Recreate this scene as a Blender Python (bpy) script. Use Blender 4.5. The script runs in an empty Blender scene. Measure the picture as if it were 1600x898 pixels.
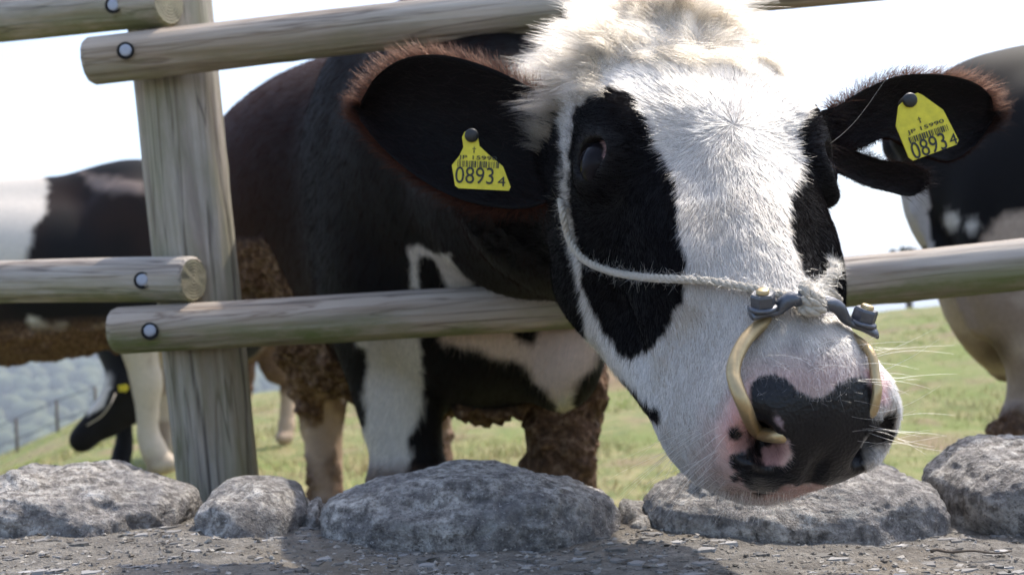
import bpy, bmesh, math, random
import numpy as np
from mathutils import Vector, Matrix
from mathutils.bvhtree import BVHTree

random.seed(7); rng = np.random.default_rng(7)
scene = bpy.context.scene
COL = scene.collection

# ------------------------------------------------------------------ camera
FPX = 1716.0                       # focal length in photo pixels (1600 wide)
ROLL = math.radians(3.5); PITCH = math.radians(2.45)
CAM = np.array([0.0, 0.0, 0.68])
_r = np.array([1.0, 0, 0]); _u = np.array([0, -math.sin(PITCH), math.cos(PITCH)])
FW = np.array([0, math.cos(PITCH), math.sin(PITCH)])
RT = _r * math.cos(ROLL) - _u * math.sin(ROLL)
UP = _u * math.cos(ROLL) + _r * math.sin(ROLL)

cam = bpy.data.cameras.new('camera'); camo = bpy.data.objects.new('camera', cam); COL.objects.link(camo)
cam.sensor_width = 36; cam.lens = 36 * FPX / 1600; cam.clip_start = 0.05; cam.clip_end = 9000
cam.dof.use_dof = True; cam.dof.focus_distance = 0.97; cam.dof.aperture_fstop = 7.5
camo.matrix_world = Matrix([[RT[0], UP[0], -FW[0], CAM[0]], [RT[1], UP[1], -FW[1], CAM[1]],
                            [RT[2], UP[2], -FW[2], CAM[2]], [0, 0, 0, 1]])
scene.camera = camo

# ------------------------------------------------------------------ sky, sun, exposure
SUN_EL = math.radians(57); SUN_AZ = math.radians(42)        # azimuth to the right of +Y
world = bpy.data.worlds.new('World'); scene.world = world; world.use_nodes = True
wn = world.node_tree; bg = wn.nodes['Background']
sky = wn.nodes.new('ShaderNodeTexSky'); sky.sky_type = 'NISHITA'; sky.sun_disc = False
sky.sun_elevation = SUN_EL; sky.sun_rotation = SUN_AZ; sky.altitude = 100; sky.air_density = 1.0; sky.dust_density = 2.4
wn.links.new(sky.outputs[0], bg.inputs[0]); bg.inputs[1].default_value = 0.15
sl = bpy.data.lights.new('sun', 'SUN'); sl.energy = 2.3; sl.angle = math.radians(0.6); sl.color = (1.0, 0.93, 0.82)
so = bpy.data.objects.new('sun', sl); COL.objects.link(so)
sdir = Vector((math.sin(SUN_AZ) * math.cos(SUN_EL), math.cos(SUN_AZ) * math.cos(SUN_EL), math.sin(SUN_EL)))
so.rotation_euler = sdir.to_track_quat('Z', 'Y').to_euler(); so.location = (3, 3, 6)
scene.view_settings.view_transform = 'Standard'; scene.view_settings.look = 'None'
scene.view_settings.gamma = 1; scene.view_settings.exposure = 1.4
scene.cycles.use_denoising = True
scene.cycles.max_bounces = 8; scene.cycles.diffuse_bounces = 3; scene.cycles.glossy_bounces = 3
scene.cycles.transmission_bounces = 8; scene.cycles.volume_bounces = 0; scene.cycles.transparent_max_bounces = 8

# ------------------------------------------------------------------ pixel helpers
def P(px, py, d):
    return CAM + d * (FW + (px - 800) / FPX * RT + (449 - py) / FPX * UP)
def proj(A):
    q = np.asarray(A) - CAM; d = np.maximum(q @ FW, 1e-3)
    return 800 + FPX * (q @ RT) / d, 449 - FPX * (q @ UP) / d, d
def V3(a): return Vector((float(a[0]), float(a[1]), float(a[2])))

# ------------------------------------------------------------------ object helpers
def tag(o, label=None, cat=None, group=None, kind=None):
    if label: o['label'] = label
    if cat: o['category'] = cat
    if group: o['group'] = group
    if kind: o['kind'] = kind
    return o
def link(name, data, parent=None, mat=None):
    o = bpy.data.objects.new(name, data); COL.objects.link(o)
    if parent is not None:
        o.parent = parent; o.matrix_parent_inverse = parent.matrix_basis.inverted()
    if mat is not None: data.materials.append(mat)
    return o
def empty(name, loc):
    o = bpy.data.objects.new(name, None); COL.objects.link(o); o.location = V3(loc); o.empty_display_size = .1
    return o
def mesh_np(name, verts, faces, smooth=True):
    """faces: (n,k) int array or list of arrays"""
    me = bpy.data.meshes.new(name)
    verts = np.ascontiguousarray(verts, dtype=np.float32)
    fl = faces if isinstance(faces, list) else [faces]
    fl = [np.asarray(f, dtype=np.int32) for f in fl if len(f)]
    idx = np.concatenate([f.ravel() for f in fl]); tot = np.concatenate([np.full(len(f), f.shape[1], np.int32) for f in fl])
    st = np.concatenate([[0], np.cumsum(tot)[:-1]]).astype(np.int32)
    me.vertices.add(len(verts)); me.vertices.foreach_set('co', verts.ravel())
    me.loops.add(len(idx)); me.loops.foreach_set('vertex_index', idx)
    me.polygons.add(len(tot)); me.polygons.foreach_set('loop_start', st)
    me.polygons.foreach_set('use_smooth', np.full(len(tot), smooth, bool))
    me.update(calc_edges=True); me.validate()
    return me
def set_col(me, name, rgb):
    a = me.attributes.new(name, 'FLOAT_COLOR', 'POINT')
    c = np.ones((len(me.vertices), 4), np.float32); c[:, :3] = rgb; a.data.foreach_set('color', c.ravel())
def set_flt(me, name, v):
    a = me.attributes.new(name, 'FLOAT', 'POINT'); a.data.foreach_set('value', np.ascontiguousarray(v, np.float32))
def vnorm(me):
    n = np.empty(len(me.vertices) * 3, np.float32); me.vertices.foreach_get('normal', n); return n.reshape(-1, 3)
def nrm(a): return a / np.maximum(np.linalg.norm(a, axis=-1, keepdims=True), 1e-9)

# value noise (numpy), about -1..1
_perm = rng.permutation(4096).astype(np.int64); _val = rng.uniform(-1, 1, 4096)
def vnoise(A, s):
    q = np.asarray(A, float) * s; i = np.floor(q).astype(np.int64); f = q - i; f = f * f * (3 - 2 * f)
    def h(a, b, c): return _val[(_perm[(_perm[(_perm[a & 4095] + b) & 4095] + c) & 4095])]
    x, y, z = i[..., 0], i[..., 1], i[..., 2]; u, v, w = f[..., 0], f[..., 1], f[..., 2]
    L = lambda a, b, t: a + (b - a) * t
    return L(L(L(h(x, y, z), h(x+1, y, z), u), L(h(x, y+1, z), h(x+1, y+1, z), u), v),
             L(L(h(x, y, z+1), h(x+1, y, z+1), u), L(h(x, y+1, z+1), h(x+1, y+1, z+1), u), v), w)
def fbm(A, s, o=4, g=.5):
    r = 0; a = 1
    for k in range(o): r = r + a * vnoise(np.asarray(A) + 7.3 * k, s); s *= 2.03; a *= g
    return r

# ------------------------------------------------------------------ materials
class NT:
    def __init__(s, name):
        s.m = bpy.data.materials.new(name); s.m.use_nodes = True; s.t = s.m.node_tree
        s.b = s.t.nodes['Principled BSDF']; s.out = s.t.nodes['Material Output']
    def n(s, typ, **kw):
        nd = s.t.nodes.new(typ)
        for k, v in kw.items():
            if k.startswith('_'): setattr(nd, k[1:], v)
        for k, v in kw.items():
            if k.startswith('_'): continue
            key = int(k[1:]) if (k[0] == 'i' and k[1:].isdigit()) else k
            s.set(nd.inputs[key], v)
        return nd
    def set(s, sock, v):
        if isinstance(v, bpy.types.NodeSocket): s.t.links.new(v, sock)
        elif isinstance(v, bpy.types.Node): s.t.links.new(v.outputs[0], sock)
        elif isinstance(v, (tuple, list)) and len(v) == 3 and sock.type == 'RGBA': sock.default_value = (*v, 1)
        else: sock.default_value = v
    def P(s, **kw):
        for k, v in kw.items(): s.set(s.b.inputs[k.replace('_', ' ')], v)
    def mix(s, f, a, b, blend='MIX'):
        nd = s.n('ShaderNodeMix', _data_type='RGBA', _blend_type=blend)
        s.set(nd.inputs[0], f); s.set(nd.inputs[6], a); s.set(nd.inputs[7], b); return nd.outputs[2]
    def ramp(s, f, stops):
        nd = s.n('ShaderNodeValToRGB'); s.set(nd.inputs[0], f); cr = nd.color_ramp
        while len(cr.elements) < len(stops): cr.elements.new(.5)
        for e, (p, c) in zip(cr.elements, stops): e.position = p; e.color = (*c, 1) if len(c) == 3 else c
        return nd.outputs[0]
    def noise(s, vec, scale, detail=4, rough=.55, dist=0):
        nd = s.n('ShaderNodeTexNoise', Scale=scale, Detail=detail, Roughness=rough, Distortion=dist)
        if vec is not None: s.set(nd.inputs['Vector'], vec)
        return nd.outputs[0]
    def mapping(s, vec, scale=(1, 1, 1), loc=(0, 0, 0)):
        nd = s.n('ShaderNodeMapping'); s.set(nd.inputs[0], vec); nd.inputs['Scale'].default_value = scale; nd.inputs['Location'].default_value = loc
        return nd.outputs[0]
    def obj(s): return s.n('ShaderNodeTexCoord').outputs['Object']
    def attr(s, name, color=True):
        nd = s.n('ShaderNodeAttribute', _attribute_name=name); return nd.outputs['Color'] if color else nd.outputs['Fac']
    def bump(s, h, strength=.5, dist=.01, normal=None):
        nd = s.n('ShaderNodeBump', Strength=strength, Distance=dist, Height=h)
        if normal is not None: s.set(nd.inputs['Normal'], normal)
        return nd.outputs[0]
    def math(s, op, a, b=0.0):
        nd = s.n('ShaderNodeMath', _operation=op); s.set(nd.inputs[0], a); s.set(nd.inputs[1], b); return nd.outputs[0]

def simple(name, col, rough=.6, metal=0.0, noise=0, nscale=40, bump=0.0):
    t = NT(name); c = col
    if noise:
        f = t.noise(t.obj(), nscale); c = t.mix(f, tuple(x * (1 - noise) for x in col), tuple(min(1, x * (1 + noise)) for x in col))
        if bump: t.P(Normal=t.bump(f, bump, .004))
    t.P(Base_Color=c, Roughness=rough, Metallic=metal); return t.m

def m_coat():
    t = NT('cow_coat'); o = t.obj(); skin = t.attr('skin', False); dirt = t.attr('dirt', False)
    c = t.attr('coat'); n1 = t.noise(o, 90, 3)
    c = t.mix(t.math('MULTIPLY', n1, .35), c, (0.0, 0.0, 0.0), 'MIX')
    vor = t.n('ShaderNodeTexVoronoi', Vector=o, Scale=46.0); n2 = t.noise(o, 60, 5, .65)
    dc = t.ramp(n2, [(.3, (.04, .02, .011)), (.50, (.13, .068, .036)), (.68, (.32, .20, .12))])
    c = t.mix(dirt, c, dc)
    fine = t.noise(o, 420, 2)
    pv = t.n('ShaderNodeTexVoronoi', Vector=o, Scale=330.0)
    hs = t.math('MULTIPLY', pv.outputs['Distance'], t.math('MULTIPLY', skin, .5))
    hd = t.math('MULTIPLY', t.math('ADD', vor.outputs['Distance'], n2), dirt)
    b1 = t.bump(fine, .25, .002); b2 = t.bump(hs, .6, .0015, b1); b3 = t.bump(hd, .9, .02, b2)
    r = t.math('SUBTRACT', .68, t.math('MULTIPLY', skin, .34))
    t.P(Base_Color=c, Roughness=r, Normal=b3); t.set(t.b.inputs['Coat Weight'], t.math('MULTIPLY', t.math('POWER', skin, 4.0), .07)); t.b.inputs['Coat Roughness'].default_value = .22; t.b.inputs['Sheen Weight'].default_value = 0.0
    t.set(t.b.inputs['Specular IOR Level'], t.math('ADD', .12, t.math('MULTIPLY', skin, .12)))
    return t.m
def m_fur():
    t = NT('fur_strand'); c = t.attr('col')
    h = t.n('ShaderNodeBsdfHairPrincipled', _model='CHIANG', _parametrization='COLOR', Color=c, Roughness=.42)
    lum = t.n('ShaderNodeRGBToBW', Color=c).outputs[0]; t.set(h.inputs['IOR'], t.math('ADD', 1.10, t.math('MINIMUM', t.math('MULTIPLY', lum, 1.2), .32))); h.inputs['Radial Roughness'].default_value = .6; h.inputs['Random Roughness'].default_value = .2
    df = t.n('ShaderNodeBsdfDiffuse', Color=c); mx = t.n('ShaderNodeMixShader'); t.set(mx.inputs[0], t.ramp(lum, [(.02, (.06, .06, .06)), (.16, (1, 1, 1))]))
    t.t.links.new(df.outputs[0], mx.inputs[1]); t.t.links.new(h.outputs[0], mx.inputs[2]); t.t.links.new(mx.outputs[0], t.out.inputs[0]); return t.m
def m_fibre():
    t = NT('rope_fibre'); t.P(Base_Color=(.66, .60, .52), Roughness=.8); return t.m

def m_wood():
    t = NT('weathered_wood'); o = t.obj()          # grain along local X
    st = t.mapping(o, (2.2, 38, 38)); g = t.noise(st, 1.0, 6, .62, .6)
    st2 = t.mapping(o, (6, 170, 170)); g2 = t.noise(st2, 1.0, 3, .6)
    base = t.ramp(g, [(.28, (.17, .13, .10)), (.44, (.36, .305, .25)), (.58, (.50, .44, .375)), (.76, (.62, .54, .45))])
    g3 = t.noise(t.mapping(o, (1.1, 26, 26), (2, 3, 1)), 1.0, 4, .5, 1.2); line = t.ramp(g3, [(.475, (0, 0, 0)), (.498, (.85, .85, .85)), (.502, (.85, .85, .85)), (.53, (0, 0, 0))]); base = t.mix(line, base, (.085, .062, .052))
    base = t.mix(t.math('MULTIPLY', g2, .55), base, (.21, .17, .145))
    warm = t.noise(t.mapping(o, (1.3, 9, 9), (3, 1, 5)), 1.0, 3)
    base = t.mix(t.ramp(warm, [(.5, (0, 0, 0)), (.75, (.6, .6, .6))]), base, (.36, .235, .14))
    kn = t.attr('knot', False); base = t.mix(kn, base, (.11, .075, .055))
    al = t.attr('algae', False); an = t.noise(t.mapping(o, (5, 16, 16), (1, 7, 2)), 1.0, 6, .7)
    af = t.math('MULTIPLY', al, t.ramp(an, [(.36, (0, 0, 0)), (.60, (1, 1, 1))]))
    base = t.mix(af, base, (.13, .15, .05))
    cr = t.attr('crack', False); base = t.mix(cr, base, (.05, .035, .028))
    t.P(Base_Color=base, Roughness=.82, Normal=t.bump(t.math('ADD', g, t.math('MULTIPLY', g2, .7)), .45, .004)); return t.m
def m_endgrain():
    t = NT('end_grain'); o = t.obj()
    w = t.n('ShaderNodeTexWave', _wave_type='RINGS', _rings_direction='X', Vector=o, Scale=60.0, Distortion=2.5, Detail=3.0)
    n = t.noise(o, 55, 4)
    c = t.ramp(w.outputs[0], [(.1, (.20, .165, .115)), (.8, (.36, .31, .225))]); c = t.mix(t.math('MULTIPLY', n, .75), c, (.16, .17, .09))
    t.P(Base_Color=c, Roughness=.9, Normal=t.bump(w.outputs[0], .3, .003)); return t.m
def m_stone():
    t = NT('granite'); o = t.obj(); st = t.mapping(o, (1, 1, 2.2))
    n1 = t.noise(st, 9, 8, .68); n2 = t.noise(o, 70, 6, .72); n3 = t.noise(o, 240, 3, .6); v = t.n('ShaderNodeTexVoronoi', Vector=o, Scale=190.0)
    c = t.ramp(n2, [(.36, (.085, .073, .063)), (.47, (.28, .25, .22)), (.53, (.46, .42, .375)), (.64, (.74, .69, .63))])
    c = t.mix(t.ramp(n1, [(.40, (0, 0, 0)), (.62, (.75, .75, .75))]), c, (.15, .14, .14))
    c = t.mix(t.ramp(v.outputs['Distance'], [(.10, (.75, .75, .75)), (.24, (0, 0, 0))]), c, (.055, .052, .055))
    c = t.mix(t.ramp(n3, [(.60, (0, 0, 0)), (.70, (.8, .8, .8))]), c, (.58, .55, .53))
    lic = t.noise(t.mapping(o, (1, 1, 1), (4, 2, 9)), 22, 7, .7)
    c = t.mix(t.ramp(lic, [(.58, (0, 0, 0)), (.66, (.6, .6, .6))]), c, (.44, .43, .40))
    h = t.math('ADD', n2, t.math('MULTIPLY', n3, .45))
    t.P(Base_Color=c, Roughness=.86, Normal=t.bump(h, 1.0, .014)); return t.m
def m_pave():
    t = NT('rough_concrete'); o = t.obj(); n1 = t.noise(o, 38, 8, .72); n2 = t.noise(o, 260, 4, .65); n4 = t.noise(o, 5, 4)
    v = t.n('ShaderNodeTexVoronoi', Vector=o, Scale=150.0)
    c = t.ramp(n1, [(.32, (.11, .098, .085)), (.52, (.27, .245, .212)), (.72, (.48, .445, .395))])
    c = t.mix(t.math('MULTIPLY', n2, .5), c, (.10, .085, .068)); c = t.mix(t.ramp(n4, [(.45, (0, 0, 0)), (.7, (.5, .5, .5))]), c, (.24, .185, .12))
    sp = t.ramp(v.outputs['Distance'], [(.12, (.8, .8, .8)), (.22, (0, 0, 0))])
    c = t.mix(t.math('MULTIPLY', sp, t.ramp(n2, [(.5, (0, 0, 0)), (.6, (1, 1, 1))])), c, (.42, .40, .38))
    t.P(Base_Color=c, Roughness=.92, Normal=t.bump(t.math('ADD', n1, t.math('MULTIPLY', n2, .6)), 1.0, .012)); return t.m
def m_pasture():
    t = NT('pasture'); o = t.obj(); soil = t.attr('soil', False)
    n1 = t.noise(o, .9, 6, .6); n2 = t.noise(o, 7, 6, .65); n3 = t.noise(o, 60, 4, .6)
    c = t.ramp(n2, [(.30, (.085, .115, .024)), (.46, (.17, .19, .05)), (.58, (.29, .25, .105)), (.75, (.38, .31, .17))])
    c = t.mix(t.ramp(n1, [(.46, (0, 0, 0)), (.62, (.8, .8, .8))]), c, (.15, .20, .03)); c = t.mix(t.ramp(t.noise(t.mapping(o, (1, 1, 1), (5, 3, 0)), 1.6, 5, .6), [(.54, (0, 0, 0)), (.64, (.8, .8, .8))]), c, (.25, .17, .10))
    c = t.mix(t.math('MULTIPLY', n3, .4), c, (.10, .085, .04))
    s2 = t.ramp(n2, [(.3, (.20, .115, .07)), (.7, (.36, .235, .16))]); c = t.mix(soil, c, s2)
    t.P(Base_Color=c, Roughness=.95, Normal=t.bump(t.math('ADD', n2, t.math('MULTIPLY', n3, .4)), .8, .06)); return t.m
def m_attr(name, an, rough=.8, trans=0):
    t = NT(name); t.P(Base_Color=t.attr(an), Roughness=rough)
    if trans: t.b.inputs['Transmission Weight'].default_value = 0
    return t.m
M = {'coat': m_coat(), 'fur': m_fur(), 'fibre': m_fibre(), 'wood': m_wood(), 'end': m_endgrain(), 'stone': m_stone(), 'pave': m_pave(),
     'pasture': m_pasture(), 'grass': m_attr('grass_blade', 'col', .7), 'chip': m_attr('stone_chip', 'col', .75),
     'yellow': simple('yellow_plastic', (.66, .56, .03), .5, 0, .30, 110), 'ink': simple('tag_ink', (.02, .022, .02), .6, 0, .3, 300),
     'brass': simple('worn_brass', (.46, .34, .18), .42, .75, .35, 90, .2), 'iron': simple('zinc_iron', (.115, .12, .135), .42, .75, .4, 140, .25),
     'bolt': simple('galvanised_bolt', (.36, .38, .44), .6, .3, .2, 120, .1), 'hole': simple('bolt_hole', (.012, .011, .011), .9),
     'bark': simple('bark', (.09, .07, .055), .9, 0, .3, 12), 'rope': simple('hemp_rope', (.42, .37, .30), .9, 0, .28, 400, .5),
     'stud': simple('tag_stud', (.015, .015, .014), .5), 'twig': simple('dry_twig', (.10, .075, .055), .9, 0, .4, 90, .4),
     'forest': m_attr('forest_crown', 'col', .95), 'hill': simple('wooded_slope', (.035, .05, .025), .95, 0, .4, .05)}
def m_eye():
    t = NT('cow_eye'); t.P(Base_Color=t.attr('col'), Roughness=.03); t.b.inputs['Specular IOR Level'].default_value = .08
    return t.m
M['eye'] = m_eye()

# ------------------------------------------------------------------ signed-distance modelling
def smin(a, b, k):
    h = np.clip(.5 + .5 * (b - a) / k, 0, 1); return b + (a - b) * h - k * h * (1 - h)
class Field:
    def __init__(s, lo, hi, h):
        s.lo = np.array(lo, np.float32); s.h = h; s.n = np.ceil((np.array(hi) - s.lo) / h).astype(int) + 1
        s.A = np.full(s.n, .25, np.float32); s.ax = [(s.lo[i] + h * np.arange(s.n[i])).astype(np.float32) for i in range(3)]
    def sl(s, lo, hi, pad):
        a = np.clip(np.floor((np.array(lo) - pad - s.lo) / s.h).astype(int), 0, s.n); b = np.clip(np.ceil((np.array(hi) + pad - s.lo) / s.h).astype(int) + 1, 0, s.n)
        return a, b
    def grid(s, a, b):
        return s.ax[0][a[0]:b[0], None, None], s.ax[1][None, a[1]:b[1], None], s.ax[2][None, None, a[2]:b[2]]
    def put(s, a, b, d, k, sub):
        v = s.A[a[0]:b[0], a[1]:b[1], a[2]:b[2]]
        v[...] = -smin(-v, d, k) if sub else smin(v, d, k)
    def ell(s, c, r, k=.03, sub=False, R=None):
        c = np.array(c, float); r = np.array(r, float); e = r if R is None else np.abs(np.array(R).T) @ r
        a, b = s.sl(c - e, c + e, k + .25 * (not sub) * min(1, e.max()) + .02)
        if (b <= a).any(): return
        X, Y, Z = s.grid(a, b); X = X - c[0]; Y = Y - c[1]; Z = Z - c[2]
        if R is not None:                          # rows of R are the ellipsoid's axes
            X, Y, Z = (R[i][0] * X + R[i][1] * Y + R[i][2] * Z for i in range(3))
        k0 = np.sqrt((X / r[0])**2 + (Y / r[1])**2 + (Z / r[2])**2); k1 = np.sqrt((X / r[0]**2)**2 + (Y / r[1]**2)**2 + (Z / r[2]**2)**2) + 1e-6
        s.put(a, b, (k0 * (k0 - 1) / k1).astype(np.float32), k, sub)
    def cone(s, p, q, ra, rb, k=.03, sub=False):
        p = np.array(p, float); q = np.array(q, float); m = max(ra, rb)
        a, b = s.sl(np.minimum(p, q) - m, np.maximum(p, q) + m, k + .08)
        if (b <= a).any(): return
        X, Y, Z = s.grid(a, b); d = q - p; L2 = (d**2).sum()
        t = np.clip(((X - p[0]) * d[0] + (Y - p[1]) * d[1] + (Z - p[2]) * d[2]) / L2, 0, 1)
        D = np.sqrt((X - p[0] - t * d[0])**2 + (Y - p[1] - t * d[1])**2 + (Z - p[2] - t * d[2])**2) - (ra + (rb - ra) * t)
        s.put(a, b, D.astype(np.float32), k, sub)
    def chain(s, pts, rs, k=.03):
        for i in range(len(pts) - 1): s.cone(pts[i], pts[i+1], rs[i], rs[i+1], k)
    def mesh(s):
        A = s.A; n = s.n; S = A < 0
        cnt = np.zeros(n - 1, np.int8); offs = [(i, j, k) for i in (0, 1) for j in (0, 1) for k in (0, 1)]
        for o in offs: cnt += S[o[0]:n[0]-1+o[0], o[1]:n[1]-1+o[1], o[2]:n[2]-1+o[2]]
        cells = np.argwhere((cnt > 0) & (cnt < 8)); idx = np.full(n - 1, -1, np.int32); idx[tuple(cells.T)] = np.arange(len(cells))
        sm = np.zeros((len(cells), 3)); c = np.zeros(len(cells))
        for o in offs:
            for ax in range(3):
                if o[ax]: continue
                p = list(o); p[ax] = 1
                v0 = A[tuple((cells + o).T)]; v1 = A[tuple((cells + p).T)]; cr = (v0 < 0) != (v1 < 0)
                t = np.where(cr, v0 / np.where(cr, v0 - v1, 1), 0)
                for a in range(3): sm[:, a] += cr * (o[a] + (t if a == ax else 0))
                c += cr
        verts = s.lo + s.h * (cells + sm / c[:, None])
        Q = []
        for ax in range(3):
            b, d = (ax + 1) % 3, (ax + 2) % 3
            s0 = [slice(None)] * 3; s1 = [slice(None)] * 3; s0[ax] = slice(0, n[ax]-1); s1[ax] = slice(1, n[ax])
            for q in (b, d): s0[q] = slice(1, n[q]-1); s1[q] = slice(1, n[q]-1)
            e0 = S[tuple(s0)]; e1 = S[tuple(s1)]
            for flip in (0, 1):
                e = np.argwhere((e0 & ~e1) if not flip else (~e0 & e1)); e[:, b] += 1; e[:, d] += 1
                def cell(db, dd):
                    g = e.copy(); g[:, b] += db; g[:, d] += dd; return idx[tuple(g.T)]
                f = np.stack([cell(-1, -1), cell(0, -1), cell(0, 0), cell(-1, 0)], 1)
                Q.append(f if not flip else f[:, ::-1])
        Q = np.concatenate(Q); Q = Q[(Q >= 0).all(1)]
        a_, b_, c_ = verts[Q[:, 0]], verts[Q[:, 1]], verts[Q[:, 2]]
        if ((a_ - verts.mean(0)) * np.cross(b_ - a_, c_ - a_)).sum() < 0: Q = Q[:, ::-1]
        return verts, Q
def relax(v, q, it=2, lam=.5):
    e = np.concatenate([q[:, [0, 1]], q[:, [1, 2]], q[:, [2, 3]], q[:, [3, 0]]]); n = len(v)
    deg = np.bincount(e[:, 0], minlength=n) + np.bincount(e[:, 1], minlength=n)
    for _ in range(it):
        s = np.stack([np.bincount(e[:, 0], v[e[:, 1], a], n) + np.bincount(e[:, 1], v[e[:, 0], a], n) for a in range(3)], 1)
        v = v + lam * (s / np.maximum(deg, 1)[:, None] - v)
    return v

# ------------------------------------------------------------------ colour painting from outlines
def polydist(px, py, poly):
    """signed distance in pixels, negative inside"""
    q = np.array(poly, float); d = np.full(px.shape, 1e9); ins = np.zeros(px.shape, bool)
    for (x0, y0), (x1, y1) in zip(q, np.roll(q, -1, 0)):
        ex, ey = x1 - x0, y1 - y0; t = np.clip(((px - x0) * ex + (py - y0) * ey) / (ex * ex + ey * ey + 1e-9), 0, 1)
        d = np.minimum(d, (px - x0 - t * ex)**2 + (py - y0 - t * ey)**2)
        c = ((y0 > py) != (y1 > py)); ins ^= c & (px < (x1 - x0) * (py - y0) / np.where(c, y1 - y0, 1) + x0)
    return np.where(ins, -1, 1) * np.sqrt(d)
class Paint:
    def __init__(s, A, base, jit=0, jscale=60):
        s.px, s.py, s.d = proj(A); s.A = np.asarray(A); s.c = np.tile(np.array(base, float), (len(s.px), 1))
        s.j = fbm(s.A, jscale, 3) * jit; s.skin = np.zeros(len(s.px)); s.dirt = np.zeros(len(s.px)); s.nofur = np.zeros(len(s.px))
    def w(s, poly, soft=3, grow=0): return np.clip(.5 - (polydist(s.px, s.py, poly) - grow + s.j) / (2 * soft), 0, 1)
    def circ(s, x, y, r, soft=2): return np.clip(.5 - (np.hypot(s.px - x, s.py - y) - r + s.j) / (2 * soft), 0, 1)
    def put(s, w, col, skin=None, dirt=None, nofur=None):
        w = np.asarray(w); s.c = s.c * (1 - w[:, None]) + np.array(col) * w[:, None]
        if skin is not None: s.skin = s.skin * (1 - w) + skin * w
        if dirt is not None: s.dirt = s.dirt * (1 - w) + dirt * w
        if nofur is not None: s.nofur = s.nofur * (1 - w) + nofur * w

# ------------------------------------------------------------------ hair strands
def sample_mesh(v, q, n, wfun=None):
    t = np.concatenate([q[:, [0, 1, 2]], q[:, [0, 2, 3]]]) if q.shape[1] == 4 else q
    a, b, c = v[t[:, 0]], v[t[:, 1]], v[t[:, 2]]; cr = np.cross(b - a, c - a); ar = np.linalg.norm(cr, axis=1)
    w = ar.copy()
    if wfun is not None: w = w * wfun((a + b + c) / 3, nrm(cr))
    i = rng.choice(len(t), n, p=w / w.sum()); r1 = np.sqrt(rng.random(n)); r2 = rng.random(n)
    p = (1 - r1)[:, None] * a[i] + (r1 * (1 - r2))[:, None] * b[i] + (r1 * r2)[:, None] * c[i]
    return p, nrm(cr[i])
def strands(name, root, direc, length, col, parent, rad=.00012, k=4, bend=None, mat=None, wob=.12):
    n = len(root); t = np.linspace(0, 1, k)[None, :, None]
    D = nrm(direc); L = np.asarray(length).reshape(-1, 1, 1) * np.ones((n, 1, 1))
    pts = root[:, None, :] + D[:, None, :] * t * L
    if bend is not None: pts = pts + bend[:, None, :] * (t**2) * L
    if wob: pts = pts + rng.normal(0, wob, (n, 1, 3)) * (t**2) * L + rng.normal(0, wob * .5, (n, 1, 3)) * np.sin(t * 5) * t * L * .5
    hc = bpy.data.hair_curves.new(name); hc.add_curves([k] * n)
    pos = np.ascontiguousarray(pts, np.float32).ravel(); hc.attributes['position'].data.foreach_set('vector', pos)
    ra = hc.attributes.new('radius', 'FLOAT', 'POINT') if 'radius' not in hc.attributes else hc.attributes['radius']
    tap = np.linspace(1, .25, k); rr = (np.ones((n, 1)) * rad if np.isscalar(rad) else np.asarray(rad)[:, None]) * tap[None]
    ra.data.foreach_set('value', np.ascontiguousarray(rr, np.float32).ravel())
    ca = hc.attributes.new('col', 'FLOAT_COLOR', 'CURVE'); cc = np.ones((n, 4), np.float32); cc[:, :3] = col; ca.data.foreach_set('color', cc.ravel())
    hc.materials.append(mat or M['fur'])
    return link(name, hc, parent)

def tube(pts, rads, seg=12, caps=True):
    pts = np.asarray(pts, float); n = len(pts); rads = np.ones(n) * rads
    T = nrm(np.gradient(pts, axis=0)); ref = np.array([0.1, 0.2, 1.0]); ref = ref if abs(nrm(ref) @ T[0]) < .9 else np.array([1.0, 0, 0])
    N = nrm(np.cross(T[0], ref)); fr = []
    for i in range(n):
        N = nrm(N - (N @ T[i]) * T[i]); fr.append((N, np.cross(T[i], N)))
    a = np.linspace(0, 2 * math.pi, seg, endpoint=False)
    v = np.concatenate([pts[i] + rads[i] * (np.cos(a)[:, None] * fr[i][0] + np.sin(a)[:, None] * fr[i][1]) for i in range(n)])
    i, j = np.meshgrid(np.arange(n - 1), np.arange(seg), indexing='ij'); i = i.ravel(); j = j.ravel(); j2 = (j + 1) % seg
    f = np.stack([i * seg + j, i * seg + j2, (i + 1) * seg + j2, (i + 1) * seg + j], 1); F = [f]
    if caps:
        v = np.concatenate([v, pts[:1], pts[-1:]]); c0 = n * seg; jj = np.arange(seg)
        F.append(np.stack([np.full(seg, c0), (jj + 1) % seg, jj], 1)); F.append(np.stack([np.full(seg, c0 + 1), (n - 1) * seg + jj, (n - 1) * seg + (jj + 1) % seg], 1))
    return v, F
def spline(pts, n):
    p = np.asarray(pts, float); q = np.concatenate([[2 * p[0] - p[1]], p, [2 * p[-1] - p[-2]]]); out = []
    m = len(p) - 1
    for s in np.linspace(0, m - 1e-6, n):
        i = int(s); t = s - i; a, b, c, d = q[i:i+4]
        out.append(.5 * (2 * b + (c - a) * t + (2 * a - 5 * b + 4 * c - d) * t**2 + (3 * b - a - 3 * c + d) * t**3))
    return np.array(out)
def joined(parts):
    V = []; F = []; o = 0
    for v, f in parts:
        V.append(np.asarray(v)); F += [np.asarray(g) + o for g in (f if isinstance(f, list) else [f])]; o += len(v)
    return np.concatenate(V), F

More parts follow.
